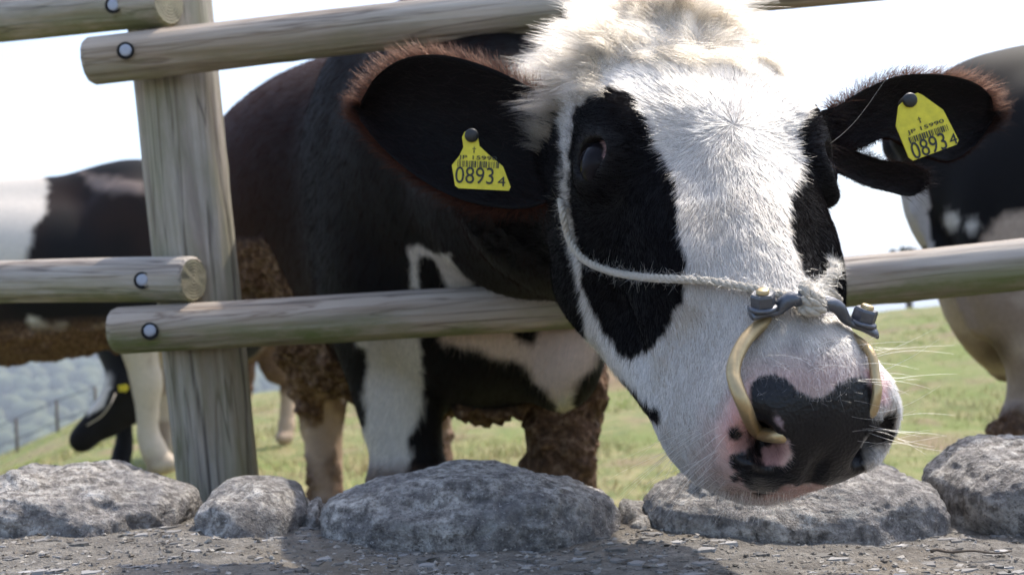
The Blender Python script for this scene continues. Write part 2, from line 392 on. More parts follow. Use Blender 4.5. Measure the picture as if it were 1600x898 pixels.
# ================================================================== SETTING
# ---- pasture: one sheet to the horizon
def ground_z(X, Y):
    X = np.asarray(X, float); Y = np.asarray(Y, float)
    tilt = -.05 * np.clip(X, -5, 5) * np.exp(-np.maximum(Y, 0) / 5)
    zc = np.interp(X * 14 / np.clip(Y, 6, 14), [-60, -14, -9, -6.5, -5.5, -2.9, 0, 4.9, 9, 40], [-8, -2.8, -1.25, -.42, -.06, .08, .15, .66, .9, 1.6])
    f = np.clip((Y - 4) / 10, 0, 1); z = tilt + zc * f * f * (3 - 2 * f)
    bank = .42 * np.clip((Y - 9.6) / 1.1, 0, 1) * np.clip((13 - Y) / 2.0, 0, 1) * np.clip((X + 1.7) / .6, 0, 1) * np.clip((2.6 - X) / 1.0, 0, 1)
    far = np.maximum(Y - 15, 0); z = z + bank - np.minimum(.006 * far**1.75, 45) - np.where(Y < 0, .1, 0)
    return z
def sym(a): return np.concatenate([-a[::-1], a[1:]])
gx = sym(np.concatenate([np.arange(0, 8, .11), np.geomspace(8, 4000, 46)])); gy = np.concatenate([-np.geomspace(300, 1.2, 14), np.arange(0, 17, .11), np.geomspace(17, 5000, 50)])
GX, GY = np.meshgrid(gx, gy, indexing='ij'); GZ = ground_z(GX, GY)
pts = np.stack([GX, GY, GZ], -1).reshape(-1, 3)
near = np.exp(-np.maximum(pts[:, 1] - 14, 0) / 8)
pts[:, 2] += (.035 * fbm(pts, 1.1, 4) + .012 * fbm(pts, 6, 2)) * near * (pts[:, 1] > 1.6)
a, b = len(gx), len(gy); i, j = np.meshgrid(np.arange(a - 1), np.arange(b - 1), indexing='ij'); i = i.ravel(); j = j.ravel()
F = np.stack([i * b + j, (i + 1) * b + j, (i + 1) * b + j + 1, i * b + j + 1], 1)
me = mesh_np('pasture', pts, F)
soil = np.clip((pts[:, 1] - 9.4) / .4, 0, 1) * np.clip((11.6 - pts[:, 1]) / .5, 0, 1) * np.clip((pts[:, 0] + 1.6) / .4, 0, 1) * np.clip((2.4 - pts[:, 0]) / .6, 0, 1)
set_flt(me, 'soil', np.clip(soil * (.9 + .5 * fbm(pts, 2.0, 3)), 0, 1))
tag(link('pasture', me, None, M['pasture']), kind='structure')

# ---- short turf on the pasture
def grass():
    n = 80000; Y = 2.6 + 12.5 * rng.random(n)**1.25; X = (rng.random(n) - .5) * 2 * (.56 * Y + .5)
    Z = ground_z(X, Y); p = np.stack([X, Y, Z], 1); d = fbm(p, 1.3, 4); keep = (rng.random(n) < .55 + .5 * d)
    sb = (Y > 9.5) & (Y < 11.5) & (X > -1.5) & (X < 2.2); keep &= ~sb | (rng.random(n) < .06); p = p[keep]; d = d[keep]; n = len(p)
    p[:, 2] -= .03
    h = (.014 + .02 * rng.random(n)) * (1 + .5 * np.clip(d, 0, 1)) + .03; w = .0035 + .003 * rng.random(n); an = rng.random(n) * 6.283; le = rng.normal(0, .35, (n, 2))
    s = np.stack([np.cos(an) * w, np.sin(an) * w, 0 * w], 1); up = np.stack([le[:, 0] * h, le[:, 1] * h, h], 1)
    v = np.stack([p - s, p + s, p + up * .6 + s * .6, p + up], 1).reshape(-1, 3); o = np.arange(n) * 4
    f = np.concatenate([np.stack([o, o+1, o+2], 1), np.stack([o, o+2, o+3], 1)])
    m = mesh_np('grass', v, f, False); g = fbm(p, .9, 4)[:, None] * .8 + .45 + rng.normal(0, .18, (n, 1)); g = np.clip(g, 0, 1)
    c = np.array([.52, .39, .21]) * (1 - g) + np.array([.27, .36, .045]) * g; set_col(m, 'col', np.repeat(c * (.75 + .5 * rng.random((n, 1))), 4, 0))
    tag(link('grass', m, None, M['grass']), 'short patchy green and straw coloured turf covering the pasture', 'grass', kind='stuff')
grass()

# ---- wooded hills across the valley
def hills():
    gx = np.linspace(-900, 700, 90); gy = np.linspace(260, 1100, 50); X, Y = np.meshgrid(gx, gy, indexing='ij')
    def hz(X, Y):
        A = np.stack([X, Y, 0 * X], -1)
        e = np.clip((Y - 260) / 480, 0, 1); top = np.interp(X, [-900, -450, -150, 0, 250, 700], [70, 55, 22, 4, -14, -10])
        return -46 + (top + 46) * e * e * (3 - 2 * e) + 9 * fbm(A, .006, 3) * e
    Z = hz(X, Y); p = np.stack([X, Y, Z], -1).reshape(-1, 3); a, b = X.shape; i, j = np.meshgrid(np.arange(a-1), np.arange(b-1), indexing='ij'); i = i.ravel(); j = j.ravel()
    tag(link('hills', mesh_np('hills', p, np.stack([i*b+j, (i+1)*b+j, (i+1)*b+j+1, i*b+j+1], 1)), None, M['hill']), kind='structure')
    bm = bmesh.new(); bmesh.ops.create_icosphere(bm, subdivisions=2, radius=1); bm.verts.ensure_lookup_table()
    sv = np.array([v.co[:] for v in bm.verts]); sf = np.array([[v.index for v in f.verts] for f in bm.faces]); bm.free()
    n = 7000; y = 270 + 560 * rng.random(n)**1.3; x = -y * (.62 * rng.random(n) - .02) + rng.normal(0, 12, n); z = hz(x, y)
    r = 1.6 + 5.0 * rng.random(n)**1.6; c = np.stack([x, y, z + r * .5], 1)
    v = c[:, None, :] + sv[None] * (r[:, None, None] * np.array([1, 1, 1.1])); v += (fbm(v.reshape(-1, 3), .45, 2).reshape(n, -1, 1) * sv[None] * r[:, None, None] * .35)
    f = (sf[None] + (np.arange(n) * len(sv))[:, None, None]).reshape(-1, 3); m = mesh_np('forest', v.reshape(-1, 3), f)
    g = rng.random((n, 1)); cc = np.array([.035, .055, .022]) * (1 - g) + np.array([.085, .095, .035]) * g; set_col(m, 'col', np.repeat(cc, len(sv), 0))
    tag(link('forest', m, None, M['forest']), 'hazy dark green woodland covering the far hillside', 'forest', kind='stuff')
hills()

# ---- ledge (top of the low wall) in front of the fence
EY = .222; TL = math.tan(ROLL)
def ledge_z(X): return CAM[2] - EY - X * TL
def ledge():
    X0, X1, Y0, Y1 = -5, 5, -2.5, 1.42; xs = np.linspace(X0, X1, 420); ys = np.concatenate([np.linspace(Y0, .7, 20), np.linspace(.72, Y1, 60)])
    X, Y = np.meshgrid(xs, ys, indexing='ij'); A = np.stack([X, Y, 0 * X], -1)
    Z = ledge_z(X) + .006 * fbm(A, 6, 3) + .003 * fbm(A, 40, 2) - .05 * np.clip((Y - 1.36) / .06, 0, 1)
    top = np.stack([X, Y, Z], -1).reshape(-1, 3); a, b = X.shape; i, j = np.meshgrid(np.arange(a-1), np.arange(b-1), indexing='ij'); i = i.ravel(); j = j.ravel()
    f = np.stack([i*b+j, (i+1)*b+j, (i+1)*b+j+1, i*b+j+1], 1)
    ring = np.concatenate([np.arange(a) * b, (a-1) * b + np.arange(1, b), np.arange(a-2, -1, -1) * b + b - 1, np.arange(b-2, 0, -1)])
    bot = top[ring].copy(); bot[:, 2] = -1.2; n0 = len(top); k = np.arange(len(ring)); k2 = (k + 1) % len(ring)
    g = np.stack([ring[k], n0 + k, n0 + k2, ring[k2]], 1)
    o = link('pavement', mesh_np('pavement', np.concatenate([top, bot]), [f, g[:, ::-1]]), None, M['pave']); tag(o, kind='structure')
    # pale flat chips bedded in the surface
    n = 4200; x = (rng.random(n) - .5) * 1.9; y = .72 + .56 * rng.random(n); s = .0010 + .0095 * rng.random(n)**5.5
    V = []; Fc = []; C = []
    for q in range(n):
        m = random.randint(9, 14); an = np.sort(rng.random(m) * 6.283); rr = s[q] * (.45 + .75 * rng.random(m)); cx = x[q] + rr * np.cos(an) * 1.3; cy = y[q] + rr * np.sin(an)
        z0 = ledge_z(x[q]) + .0008; h = .0001 + s[q] * .012
        t = np.stack([cx, cy, z0 + h + 0 * cx], 1); lo = np.stack([cx + (cx - x[q]) * .2, cy + (cy - y[q]) * .2, z0 - .016 + 0 * cx], 1)
        V.append((np.concatenate([t, lo]), m)); g = random.random()**1.4; C += [np.array([.11, .10, .088]) * (1 - g) + np.array([.36, .345, .335]) * g] * (2 * m)
    vv = np.concatenate([p for p, m in V]); ms = np.array([2 * m for p, m in V]); ctr = np.stack([x, y, 0 * x], 1); zs = fbm(ctr, 6, 3) * .006 + fbm(ctr, 40, 2) * .003; vv[:, 2] += np.repeat(zs, ms); o = 0; F3 = []; F4 = []
    for p, m in V:
        F3 += [[o, o + t, o + t + 1] for t in range(1, m - 1)]; F4 += [[o + (t + 1) % m, o + t, o + m + t, o + m + (t + 1) % m] for t in range(m)]; o += 2 * m
    n = 16000; x = (rng.random(n) - .5) * 2.1; y = .70 + .66 * rng.random(n); s = .0009 + .0026 * rng.random(n)**3; ctr = np.stack([x, y, 0 * x], 1)
    ctr[:, 2] = ledge_z(x) + fbm(ctr, 6, 3) * .006 + fbm(ctr, 40, 2) * .003 + s * .15
    oc = np.array([[1, 0, 0], [0, 1, 0], [-1, 0, 0], [0, -1, 0], [0, 0, .8], [0, 0, -1.0]]); sp = ctr[:, None] + (oc[None] + rng.normal(0, .28, (n, 6, 3))) * s[:, None, None] * np.array([1.3, 1, .8])
    of = np.array([[0, 1, 4], [1, 2, 4], [2, 3, 4], [3, 0, 4], [1, 0, 5], [2, 1, 5], [3, 2, 5], [0, 3, 5]]); F3 = np.concatenate([np.array(F3), (of[None] + (len(vv) + 6 * np.arange(n))[:, None, None]).reshape(-1, 3)])
    vv = np.concatenate([vv, sp.reshape(-1, 3)]); g = rng.random((n, 1))**1.5; C = np.concatenate([np.array(C), np.repeat(np.array([.09, .072, .055]) * (1 - g) + np.array([.36, .33, .29]) * g, 6, 0)])
    me = mesh_np('gravel', vv, [np.array(F3), np.array(F4)], False); set_col(me, 'col', np.array(C))
    tag(link('gravel', me, None, M['chip']), 'loose grit and pale flat stone chips bedded in the rough grey pavement', 'gravel', kind='stuff')
ledge()

# ---- boulders edging the pavement
def boulder(name, x0, x1, ytop, ybot, d, dep, seed, label, flat=.6, skew=0.0):
    dc = d + dep * .75; xm = (x0 + x1) / 2; c = P(xm, ybot, d); ct = P(xm, ytop, dc); hw = (x1 - x0) / 2 / FPX * dc; ht = ct[2] - c[2] + .02; c[0] = ct[0]; c[2] = ct[2] - ht
    bm = bmesh.new(); bmesh.ops.create_icosphere(bm, subdivisions=6 if hw > .1 else 4, radius=1); v = np.array([q.co[:] for q in bm.verts]); f = np.array([[q.index for q in g.verts] for g in bm.faces]); bm.free()
    s = np.array([1, 1, 1.0]); u = np.sign(v) * np.abs(v)**np.array([.80, .85, flat]); q = u * np.array([hw, dep, ht * .72])
    sd = np.array([seed * 3.1, seed * 1.7, seed * .9]); nn = nrm(v)
    q = q + nn * ((.20 * vnoise(v + sd, 1.3) + .16 * vnoise(v + sd, 2.9))[:, None] * ht * .6) 
    q = q + nn * ((fbm(q + sd, 26, 4) * .0042 + fbm(q + sd, 110, 3) * .0028)[:, None])
    q[:, 2] += skew * q[:, 0]
    z0 = c[2] + ht - (q[:, 2].max()); q = q * np.array([hw / np.abs(q[:, 0]).max(), 1, 1])
    cr, sr = math.cos(ROLL), math.sin(ROLL); q = np.stack([q[:, 0] * cr + q[:, 2] * sr, q[:, 1], -q[:, 0] * sr + q[:, 2] * cr], 1)
    o = link(name, mesh_np(name, q, f), None, M['stone']); o.location = (c[0], c[1] + dep * .75, z0)
    return tag(o, label, 'boulder', 'boulders edging the pavement')
boulder('boulder', -40, 307, 724, 838, 1.24, .15, 1, 'broad low grey boulder beside the small rounded one at the fence post', .45, -.12)
boulder('boulder', 309, 488, 748, 834, 1.23, .10, 2, 'small rounded grey boulder in front of the fence post foot', .75)
boulder('pebble', 470, 512, 776, 822, 1.27, .05, 3, 'dark little stone wedged between the rounded boulder and the long flat boulder', .8)
boulder('boulder', 492, 966, 728, 856, 1.19, .15, 4, 'long flat-topped grey boulder under the fence rail beside the front leg of the cow', .34)
boulder('pebble', 945, 1032, 780, 850, 1.24, .06, 5, 'dark wedge-shaped stone between the long boulder and the one under the muzzle', .7)
boulder('boulder', 985, 1478, 716, 852, 1.20, .16, 6, 'wide domed grey boulder directly under the muzzle of the cow', .55)
boulder('boulder', 1452, 1800, 684, 822, 1.20, .17, 7, 'sunlit pale boulder below the dirty hind leg of the neighbouring cow', .62, .05)
boulder('boulder', -420, -50, 730, 845, 1.25, .15, 8, 'rough boulder at the end of the row past the broad low boulder', .6)

# twig on the pavement
tw = spline([P(1442, 842, 1.12), P(1480, 849, 1.10), P(1520, 848, 1.11), P(1566, 846, 1.12)], 14); tw[:, 2] = ledge_z(tw[:, 0]) + .005 + .0012 * np.sin(np.arange(14))
tw[:, 1] = 1.11 + .004 * np.sin(np.arange(14) * .5)
v, f = tube(tw, np.linspace(.0018, .0009, 14), 6); tag(link('twig', mesh_np('twig', v, f), None, M['twig']), 'thin dark dry twig lying on sunlit pavement', 'twig')

# ================================================================== FENCE
fence = empty('wooden_fence', (P(335, 760, 1.9)[0], P(335, 760, 1.9)[1], 0.0))
tag(fence, 'weathered round-log fence with bolted rails that the cow leans through', 'fence')
def log(name, ctrl, r0, r1, seed, cap0, cap1, knots=(), algae=.5, n=150, seg=72, cracks=5):
    """round log along a 3-D control line; the mesh is built along its own local X"""
    c = np.array(ctrl, float); L = np.linalg.norm(c[-1] - c[0]); ex = (c[-1] - c[0]) / L
    up = np.array([0, 0, 1.0]) if abs(ex[2]) < .8 else np.array([0, -1.0, 0]); ey = nrm(np.cross(up, ex)); ez = np.cross(ex, ey)
    Rm = np.stack([ex, ey, ez]); loc = (spline(c, n) - c[0]) @ Rm.T
    a = np.linspace(0, 2 * math.pi, seg, endpoint=False); s = loc[:, 0][:, None]; A = a[None, :]
    dirs = np.stack([0 * A + 0 * s, np.cos(A) + 0 * s, np.sin(A) + 0 * s], -1); r = np.linspace(r0, r1, n)[:, None] * np.ones_like(A)
    q = np.concatenate([s[..., None] * 2.2 + 0 * dirs[..., :1], dirs[..., 1:] * .8], -1) + seed * 3.7
    r = r * (1 + .022 * fbm(q, 1.2, 3)) + .0011 * fbm(q * np.array([1, 9, 9]), 1.5, 2)
    crack = np.zeros_like(r); rr = np.random.default_rng(seed)
    for k in range(cracks):
        a0 = rr.random() * 6.283; s0 = rr.random() * L; ln = (.15 + .35 * rr.random()) * min(L, 1.4)
        path = a0 + .10 * np.sin(s * 7 + rr.random() * 6) + .05 * np.sin(s * 23 + k); da = np.abs((A - path + math.pi) % (2 * math.pi) - math.pi)
        crack = np.maximum(crack, np.exp(-(da / .042)**2) * np.clip(1 - ((s - s0) / ln)**2, 0, 1)**.5)
    r = r - .0028 * crack; kn = np.zeros_like(r)
    for (ks, ka, kr) in knots:
        dd = np.sqrt(((s - ks) / kr)**2 + (((A - ka + math.pi) % (2 * math.pi) - math.pi) * r0 / (kr * .75))**2); kn = np.maximum(kn, np.clip(1.25 - dd, 0, 1)); r = r + .0015 * np.exp(-dd**2 * .8)
    ed = np.minimum(s - loc[0, 0], loc[-1, 0] - s); r = r - .004 * np.clip(1 - ed / .005, 0, 1)
    V = loc[:, None, :] + dirs * r[..., None]; al = np.clip(.25 - np.sin(A) * .75 + 0 * s, 0, 1) * algae * 2 if abs(ex[2]) < .8 else np.ones_like(r) * algae
    i, j = np.meshgrid(np.arange(n - 1), np.arange(seg), indexing='ij'); i = i.ravel(); j = j.ravel(); j2 = (j + 1) % seg
    Fq = np.stack([i*seg+j, i*seg+j2, (i+1)*seg+j2, (i+1)*seg+j], 1)
    me = mesh_np(name, V.reshape(-1, 3), Fq); set_flt(me, 'crack', np.clip(crack * .9, 0, 1).ravel()); set_flt(me, 'knot', kn.ravel() * .8); set_flt(me, 'algae', np.clip(al, 0, 1).ravel())
    o = link(name, me, None, M['wood']); o.matrix_world = Matrix([[*Rm.T[0], c[0][0]], [*Rm.T[1], c[0][1]], [*Rm.T[2], c[0][2]], [0, 0, 0, 1]]); o.parent = fence; o.matrix_parent_inverse = fence.matrix_basis.inverted()
    for e, on in ((0, cap0), (n - 1, cap1)):
        if not on: continue
        ringv = V[e]; cen = ringv.mean(0); vv = np.concatenate([[cen]] + [cen + (ringv - cen) * t for t in (.25, .5, .75, 1.0)]); vv[:, 0] += .0015 * fbm(vv, 90, 2)
        vv[1+3*seg:, 0] = ringv[:, 0]; jj = np.arange(seg); tri = np.stack([np.zeros(seg, int), 1 + jj, 1 + (jj + 1) % seg], 1); qs = [np.stack([1+k*seg+jj, 1+(k+1)*seg+jj, 1+(k+1)*seg+(jj+1) % seg, 1+k*seg+(jj+1) % seg], 1) for k in range(3)]
        cm = link('cut_end', mesh_np('cut_end', vv, [tri] + qs), None, M['end']); cm.parent = o
    return o
DR = 1.80
rails = []
rails.append(log('rail', [P(139, 96, DR), P(640, 38, DR - .005), P(1155, -14, DR), P(2350, -122, DR - .03)], .0385, .037, 11, 1, 1, [(.10, 4.9, .012), (.33, 5.2, .014), (.62, 4.6, .016)], .25, 230))
rails.append(log('rail', [P(179, 517, DR), P(905, 475, DR), P(1450, 428, 1.77), P(2350, 330, 1.72)], .0385, .0425, 12, 1, 1, [(.47, 5.4, .012), (1.28, 4.7, .018), (.2, 5.3, .008)], .75, 230))
rails.append(log('rail', [P(-900, 128, 2.62), P(0, 31, 1.96), P(264, 3, DR)], .038, .0395, 13, 1, 1, [(1.18, 4.7, .012)], .45, 170))
rails.append(log('rail', [P(-900, 458, 2.62), P(0, 440, 1.96), P(303, 436, DR)], .039, .0375, 14, 1, 1, [(1.22, 4.7, .014)], .45, 170))
def post(x0, y0, x1, y1, d, r, seed):
    a = P(x1, y1, d); b = P(x0, y0, d); t = (a[2] + .35) / (b[2] - a[2]); a = a - (b - a) * t       # down into the ground
    return log('post', [a, (a + b) / 2, b], r * .94, r * 1.05, seed, 1, 1, [(.42, 4.1, .018), (1.02, 3.7, .02), (.70, 4.6, .016), (1.35, 3.6, .02)], .42, 170, 96, 8)
post(258, -60, 341, 750, 1.905, .0695, 21)
post(2180, -60, 2215, 750, 1.86, .07, 22); post(-780, -60, -690, 750, 2.66, .07, 23)
def bolt(px, py, d, rail):
    """recessed bolt on the near side of a rail"""
    bv = BVHTree.FromPolygons([rail.matrix_world @ q.co for q in rail.data.vertices], [p.vertices[:] for p in rail.data.polygons])
    dirv = V3(P(px, py, 1) - CAM).normalized(); hit, n, _, _ = bv.ray_cast(V3(CAM), dirv); n = np.array((V3(-FW) * .8 + n * .2).normalized()); h = np.array(hit)
    t1 = nrm(np.cross(n, [0, 0, 1.0])); t2 = np.cross(n, t1); a = np.linspace(0, 2 * math.pi, 28, endpoint=False); circ = np.cos(a)[:, None] * t1 + np.sin(a)[:, None] * t2
    prof = [(.0135, .0012), (.0142, .0032), (.0128, .0036), (.0120, .0004)]
    v = np.concatenate([h + circ * r + n * z for r, z in prof] + [[h + n * .0004]]); k = len(a); j = np.arange(k); F = [np.stack([i*k+j, i*k+(j+1) % k, (i+1)*k+(j+1) % k, (i+1)*k+j], 1) for i in range(3)] + [np.stack([3*k+j, 3*k+(j+1) % k, np.full(k, 4*k)], 1)]
    o = link('bolt_recess', mesh_np('bolt_recess', v, F), None, M['hole']); o.parent = rail; o.matrix_parent_inverse = rail.matrix_world.inverted()
    prof = [(.0096, .0005), (.0096, .0030), (.0088, .0038), (.0045, .0040)]; hh = h + t1 * -.0012 * 0 + t2 * -.0008
    v = np.concatenate([hh + circ * r + n * z for r, z in prof] + [[hh + n * .0040]]); o = link('bolt', mesh_np('bolt', v, F), None, M['bolt']); o.parent = rail; o.matrix_parent_inverse = rail.matrix_world.inverted()
bpy.context.view_layer.update()
bolt(197, 80, DR, rails[0]); bolt(235, 517, DR, rails[1]); bolt(178, 9, DR, rails[2]); bolt(223, 438, DR, rails[3])

# ================================================================== COWS
def cow_trunk(f, legs=True, tail=None, step=0.0):
    """body of a standing cow in its own frame: x forward, y left, z up, feet on z = 0"""
    f.ell((-.05, 0, .90), (.80, .385, .385), .05); f.ell((.52, 0, .90), (.36, .27, .37), .08); f.ell((-.66, 0, 1.08), (.33, .27, .29), .08)
    f.cone((-.80, 0, 1.22), (.48, 0, 1.22), .13, .13, .10); f.ell((.45, 0, 1.22), (.27, .12, .18), .08)
    for s in (1, -1):
        f.ell((-.52, .225 * s, 1.27), (.10, .075, .075), .06); f.ell((.52, .20 * s, .93), (.20, .10, .33), .05)
        f.ell((-.66, .19 * s, .93), (.25, .13, .34), .06); f.ell((-.95, .07 * s, 1.20), (.07, .05, .06), .05)
        if not legs: continue
        y = .15 * s
        f.chain([(.50, .18 * s, .78), (.55, y, .42), (.555, y, .36), (.55, y, .16), (.57, y, .10), (.60, y, .035)], [.115, .062, .058, .044, .052, .056], .025); f.ell((.56, y, .40), (.062, .058, .075), .02); f.ell((.61, y, .03), (.072, .055, .045), .015)
        y = .17 * s; g = step if s > 0 else 0.0
        f.chain([(-.58 + g * .4, .20 * s, .78), (-.78 + g, y, .52), (-.79 + g, y, .46), (-.75 + g, y, .20), (-.73 + g, y, .11), (-.70 + g, y, .035)], [.145, .068, .062, .047, .054, .056], .03); f.ell((-.80 + g, y, .51), (.065, .045, .075), .02); f.ell((-.685 + g, y, .03), (.075, .056, .045), .015)
    f.ell((-.42, 0, .63), (.17, .13, .10), .05)
    f.chain(tail or [(-.94, 0, 1.24), (-.965, 0, 1.05), (-.955, .0, .62), (-.95, 0, .40)], [.035, .026, .020, .03], .012)
def head_prims(f, T, sc=1.0):
    """plain head for far cows; T maps (w,l,f) head coordinates to the cow's frame"""
    for c, r in (((0, -.06, -.10), .105), ((0, .03, -.11), .10), ((0, .12, -.09), .078), ((0, .20, -.085), .068), ((0, .27, -.085), .068), ((0, -.18, -.09), .08), ((0, .0, -.19), .07), ((0, .13, -.15), .055)):
        f.ell(T(c), (r * sc,) * 3, .06)
    for s in (1, -1):
        f.ell(T((.085 * s, -.02, -.06)), (.035,) * 3, .03); f.cone(T((.10 * s, -.13, -.09)), T((.27 * s, -.11, -.12)), .035, .03, .02)
        f.ell(T((.22 * s, -.115, -.11)), (.05,) * 3, .03)
def make_cow(name, h, heading, origin, neck, headT, paint, label, z_extra=0, group='cows grazing in the pasture', extra=None, tail=None, step=0.0):
    f = Field((-1.15, -.5, -.03), (1.9, .5, 1.55), h)
    if neck is not None:
        pts = np.array(neck[0]); f.lo = np.minimum(f.lo, pts.min(0) - .45).astype(np.float32); hi = np.maximum([1.0, .5, 1.55], pts.max(0) + .45); f = Field(f.lo, hi, h)
    cow_trunk(f, tail=tail, step=step)
    if neck is not None: f.chain(neck[0], neck[1], .10); head_prims(f, headT)
    if extra: extra(f)
    v, q = f.mesh(); v = relax(v, q, 2)
    ca, sa = math.cos(heading), math.sin(heading); loc = v.copy()
    W = np.stack([v[:, 0] * ca - v[:, 1] * sa + origin[0], v[:, 0] * sa + v[:, 1] * ca + origin[1], v[:, 2] + origin[2]], 1)
    root = empty(name, origin); tag(root, label, 'cow', group)
    pt = paint(W, loc)
    me = mesh_np('body', W - np.array(origin), q); set_col(me, 'coat', pt.c); set_flt(me, 'skin', pt.skin); set_flt(me, 'dirt', pt.dirt)
    o = bpy.data.objects.new('body', me); COL.objects.link(o); o.parent = root; me.materials.append(M['coat'])
    if pt.dirt.max() > .3:                         # crusted dung stands proud of the coat
        n = vnorm(me); k = pt.dirt * np.clip(.2 + fbm(W, 24, 3), 0, 1.2) * .022
        co = W - np.array(origin) + n * k[:, None]; me.vertices.foreach_set('co', np.ascontiguousarray(co, np.float32).ravel()); me.update()
    return root, W, q, o
BLACK = (.0055, .0046, .0050); BROWN = (.030, .015, .011); WHITE = (.72, .67, .61); TAN = (.50, .38, .28)

# --- left neighbour, side on, facing right
def paint_left(W, loc):
    p = Paint(W, BLACK, 6, 14); p.put(np.clip(.5 + fbm(W, 3, 3), 0, 1) * .8, BROWN)
    p.put(p.w([(-300, 200), (58, 262), (80, 298), (52, 365), (40, 410), (-300, 420)], 4), (.66, .59, .51)); p.put(p.w([(128, 270), (220, 288), (225, 302), (150, 300)], 6), (.20, .15, .13))
    p.put(p.w([(46, 498), (80, 512), (106, 502), (104, 520), (72, 540), (52, 528)], 4), WHITE)
    leg = (loc[:, 2] < .66) & (np.abs(loc[:, 0] - .56) < .2); p.put(leg * np.clip((.72 - loc[:, 2]) / .06, 0, 1), (.60, .50, .38)); p.put(leg * np.clip(fbm(W, 9, 3) * 1.2 - .1, 0, .6), (.20, .13, .09))
    hl = (loc[:, 2] < .8) & (loc[:, 0] < -.5); p.put(hl * np.clip((.80 - loc[:, 2]) / .1, 0, 1), (.66, .60, .54))
    bel = np.clip((.70 - loc[:, 2]) / .08, 0, 1) * (np.abs(loc[:, 0] + .02) < .45); p.put(bel, BROWN, dirt=1.0)
    return p
c = P(235, 738, 4.8); gz = float(c[2]); org = (c[0] - .57, c[1] + .15, gz)
ck = make_cow('cow', .0165, math.radians(3), org, ([(.55, 0, 1.12), (.85, 0, 1.02), (1.05, .0, .95)], [.25, .17, .13]), lambda q: (1.13 + q[1] * .75 + q[2] * .5, q[0], .98 - q[1] * .6 + q[2] * .75), paint_left,
         'black and white cow with mud-caked belly standing side on behind the fence post')
# --- right neighbour, rump to the left
def paint_right(W, loc):
    p = Paint(W, BLACK, 6, 14)
    lg = np.clip((.86 - loc[:, 2] + .03 * fbm(W, 9, 2)) / .05, 0, 1) * (loc[:, 0] < -.28); p.put(lg, (.62, .51, .42)); p.put(lg * np.clip(fbm(W, 7, 4) * 1.1 - .05, 0, .55), (.24, .165, .12)); p.put(np.clip((.86 - loc[:, 2]) / .05, 0, 1) * (loc[:, 0] >= -.28), (.60, .46, .36))
    p.put(p.circ(1490, 346, 11, 5), WHITE); p.put(p.circ(1516, 354, 10, 5), WHITE); p.put(p.w([(1535, 372), (1570, 340), (1700, 320), (1700, 380), (1535, 385)], 6), (.52, .40, .31))
    p.put(p.circ(1556, 548, 20, 14) * .75, (.10, .07, .05)); p.put(np.clip((.60 + .05 * fbm(W, 12, 3) - loc[:, 2]) / .06, 0, 1), (.09, .05, .03), dirt=.85)
    p.put((loc[:, 0] < -.95) * (loc[:, 2] < 1.1) * 1.0, (.55, .50, .47)); bel = (loc[:, 2] < .60) * (np.abs(loc[:, 0]) < .45); p.put(bel * 1.0, BROWN, dirt=1)
    return p
hk = P(1606, 694, 2.30); hd = math.radians(-12)
org = (hk[0] + .80 * math.cos(hd) - .17 * math.sin(hd), hk[1] + .80 * math.sin(hd) + .17 * math.cos(hd), hk[2] - .51)
make_cow('cow', .014, hd, org, ([(.55, 0, 1.12), (.90, 0, 1.15), (1.15, .05, 1.2)], [.25, .17, .13]), lambda q: (1.22 + q[1] * .8 + q[2] * .45, .05 + q[0], 1.25 - q[1] * .5 + q[2] * .8), paint_right, step=.30, extra=lambda f: f.cone((-.68, -.19, .82), (-.77, -.17, .50), .13, .075, .04), tail=[(-.92, -.02, 1.22), (-.955, -.07, 1.02), (-.925, -.13, .88), (-.87, -.17, .76)], label=
         'black cow with cream hind leg and muddy hock, its rump beyond the torn tagged ear')
# --- grazing cow further back
def paint_graze(W, loc):
    p = Paint(W, BLACK, 2, 14); rear = np.clip((-.30 - loc[:, 0]) / .1, 0, 1); p.put(rear, (.055, .034, .03))
    p.put(rear * np.clip((.88 - loc[:, 2] + .12 * fbm(W, 5, 2)) / .05, 0, 1), (.52, .42, .36)); p.put(rear * np.clip((.78 + .1 * fbm(W, 6, 2) - loc[:, 2]) / .06, 0, 1), (.16, .10, .075), dirt=.4)
    p.put(rear * np.clip((.36 - loc[:, 2]) / .05, 0, 1), (.55, .40, .28), dirt=0); p.put(p.w([(138, 618), (158, 603), (174, 604), (160, 634), (138, 650)], 2), WHITE)
    p.put(np.clip(1.6 - np.linalg.norm(loc - np.array(gT((0, -.03, .0))), axis=1) / .055, 0, 1), (.62, .58, .54))
    return p
rp = P(416, 690, 7.5); hd = math.radians(180 + 72); org = (rp[0] + .74 * math.cos(hd), rp[1] + .74 * math.sin(hd), float(rp[2]))
ca, sa = math.cos(hd), math.sin(hd)
def to_loc(w): dx, dy = w[0] - org[0], w[1] - org[1]; return (dx * ca + dy * sa, -dx * sa + dy * ca, w[2] - org[2])
hb = P(206, 598, 6.0); nz = P(128, 690, 5.85); hbl = np.array(to_loc(hb)); nzl = np.array(to_loc(nz)); eL = nrm(nzl - hbl); eW = nrm(np.cross([0, 0, 1.0], eL)); eF = np.cross(eL, eW); eF = eF if eF[2] > 0 else -eF
gT = lambda q: tuple(hbl + eL * (q[1] + .12) + eW * q[0] + eF * (q[2] + .09))
gr, _, _, _ = make_cow('cow', .0165, hd, org, ([(.55, 0, 1.10), (.5 * (.6 + hbl[0]), .5 * hbl[1], .5 * (1.0 + hbl[2])), tuple(hbl + eL * .02)], [.24, .17, .115]), gT, paint_graze, extra=lambda f: [f.ell((-.66, .16 * s, .66), (.17, .12, .27), .05) for s in (1, -1)], label='black cow with white face blaze and yellow ear tag lowering its head to graze')
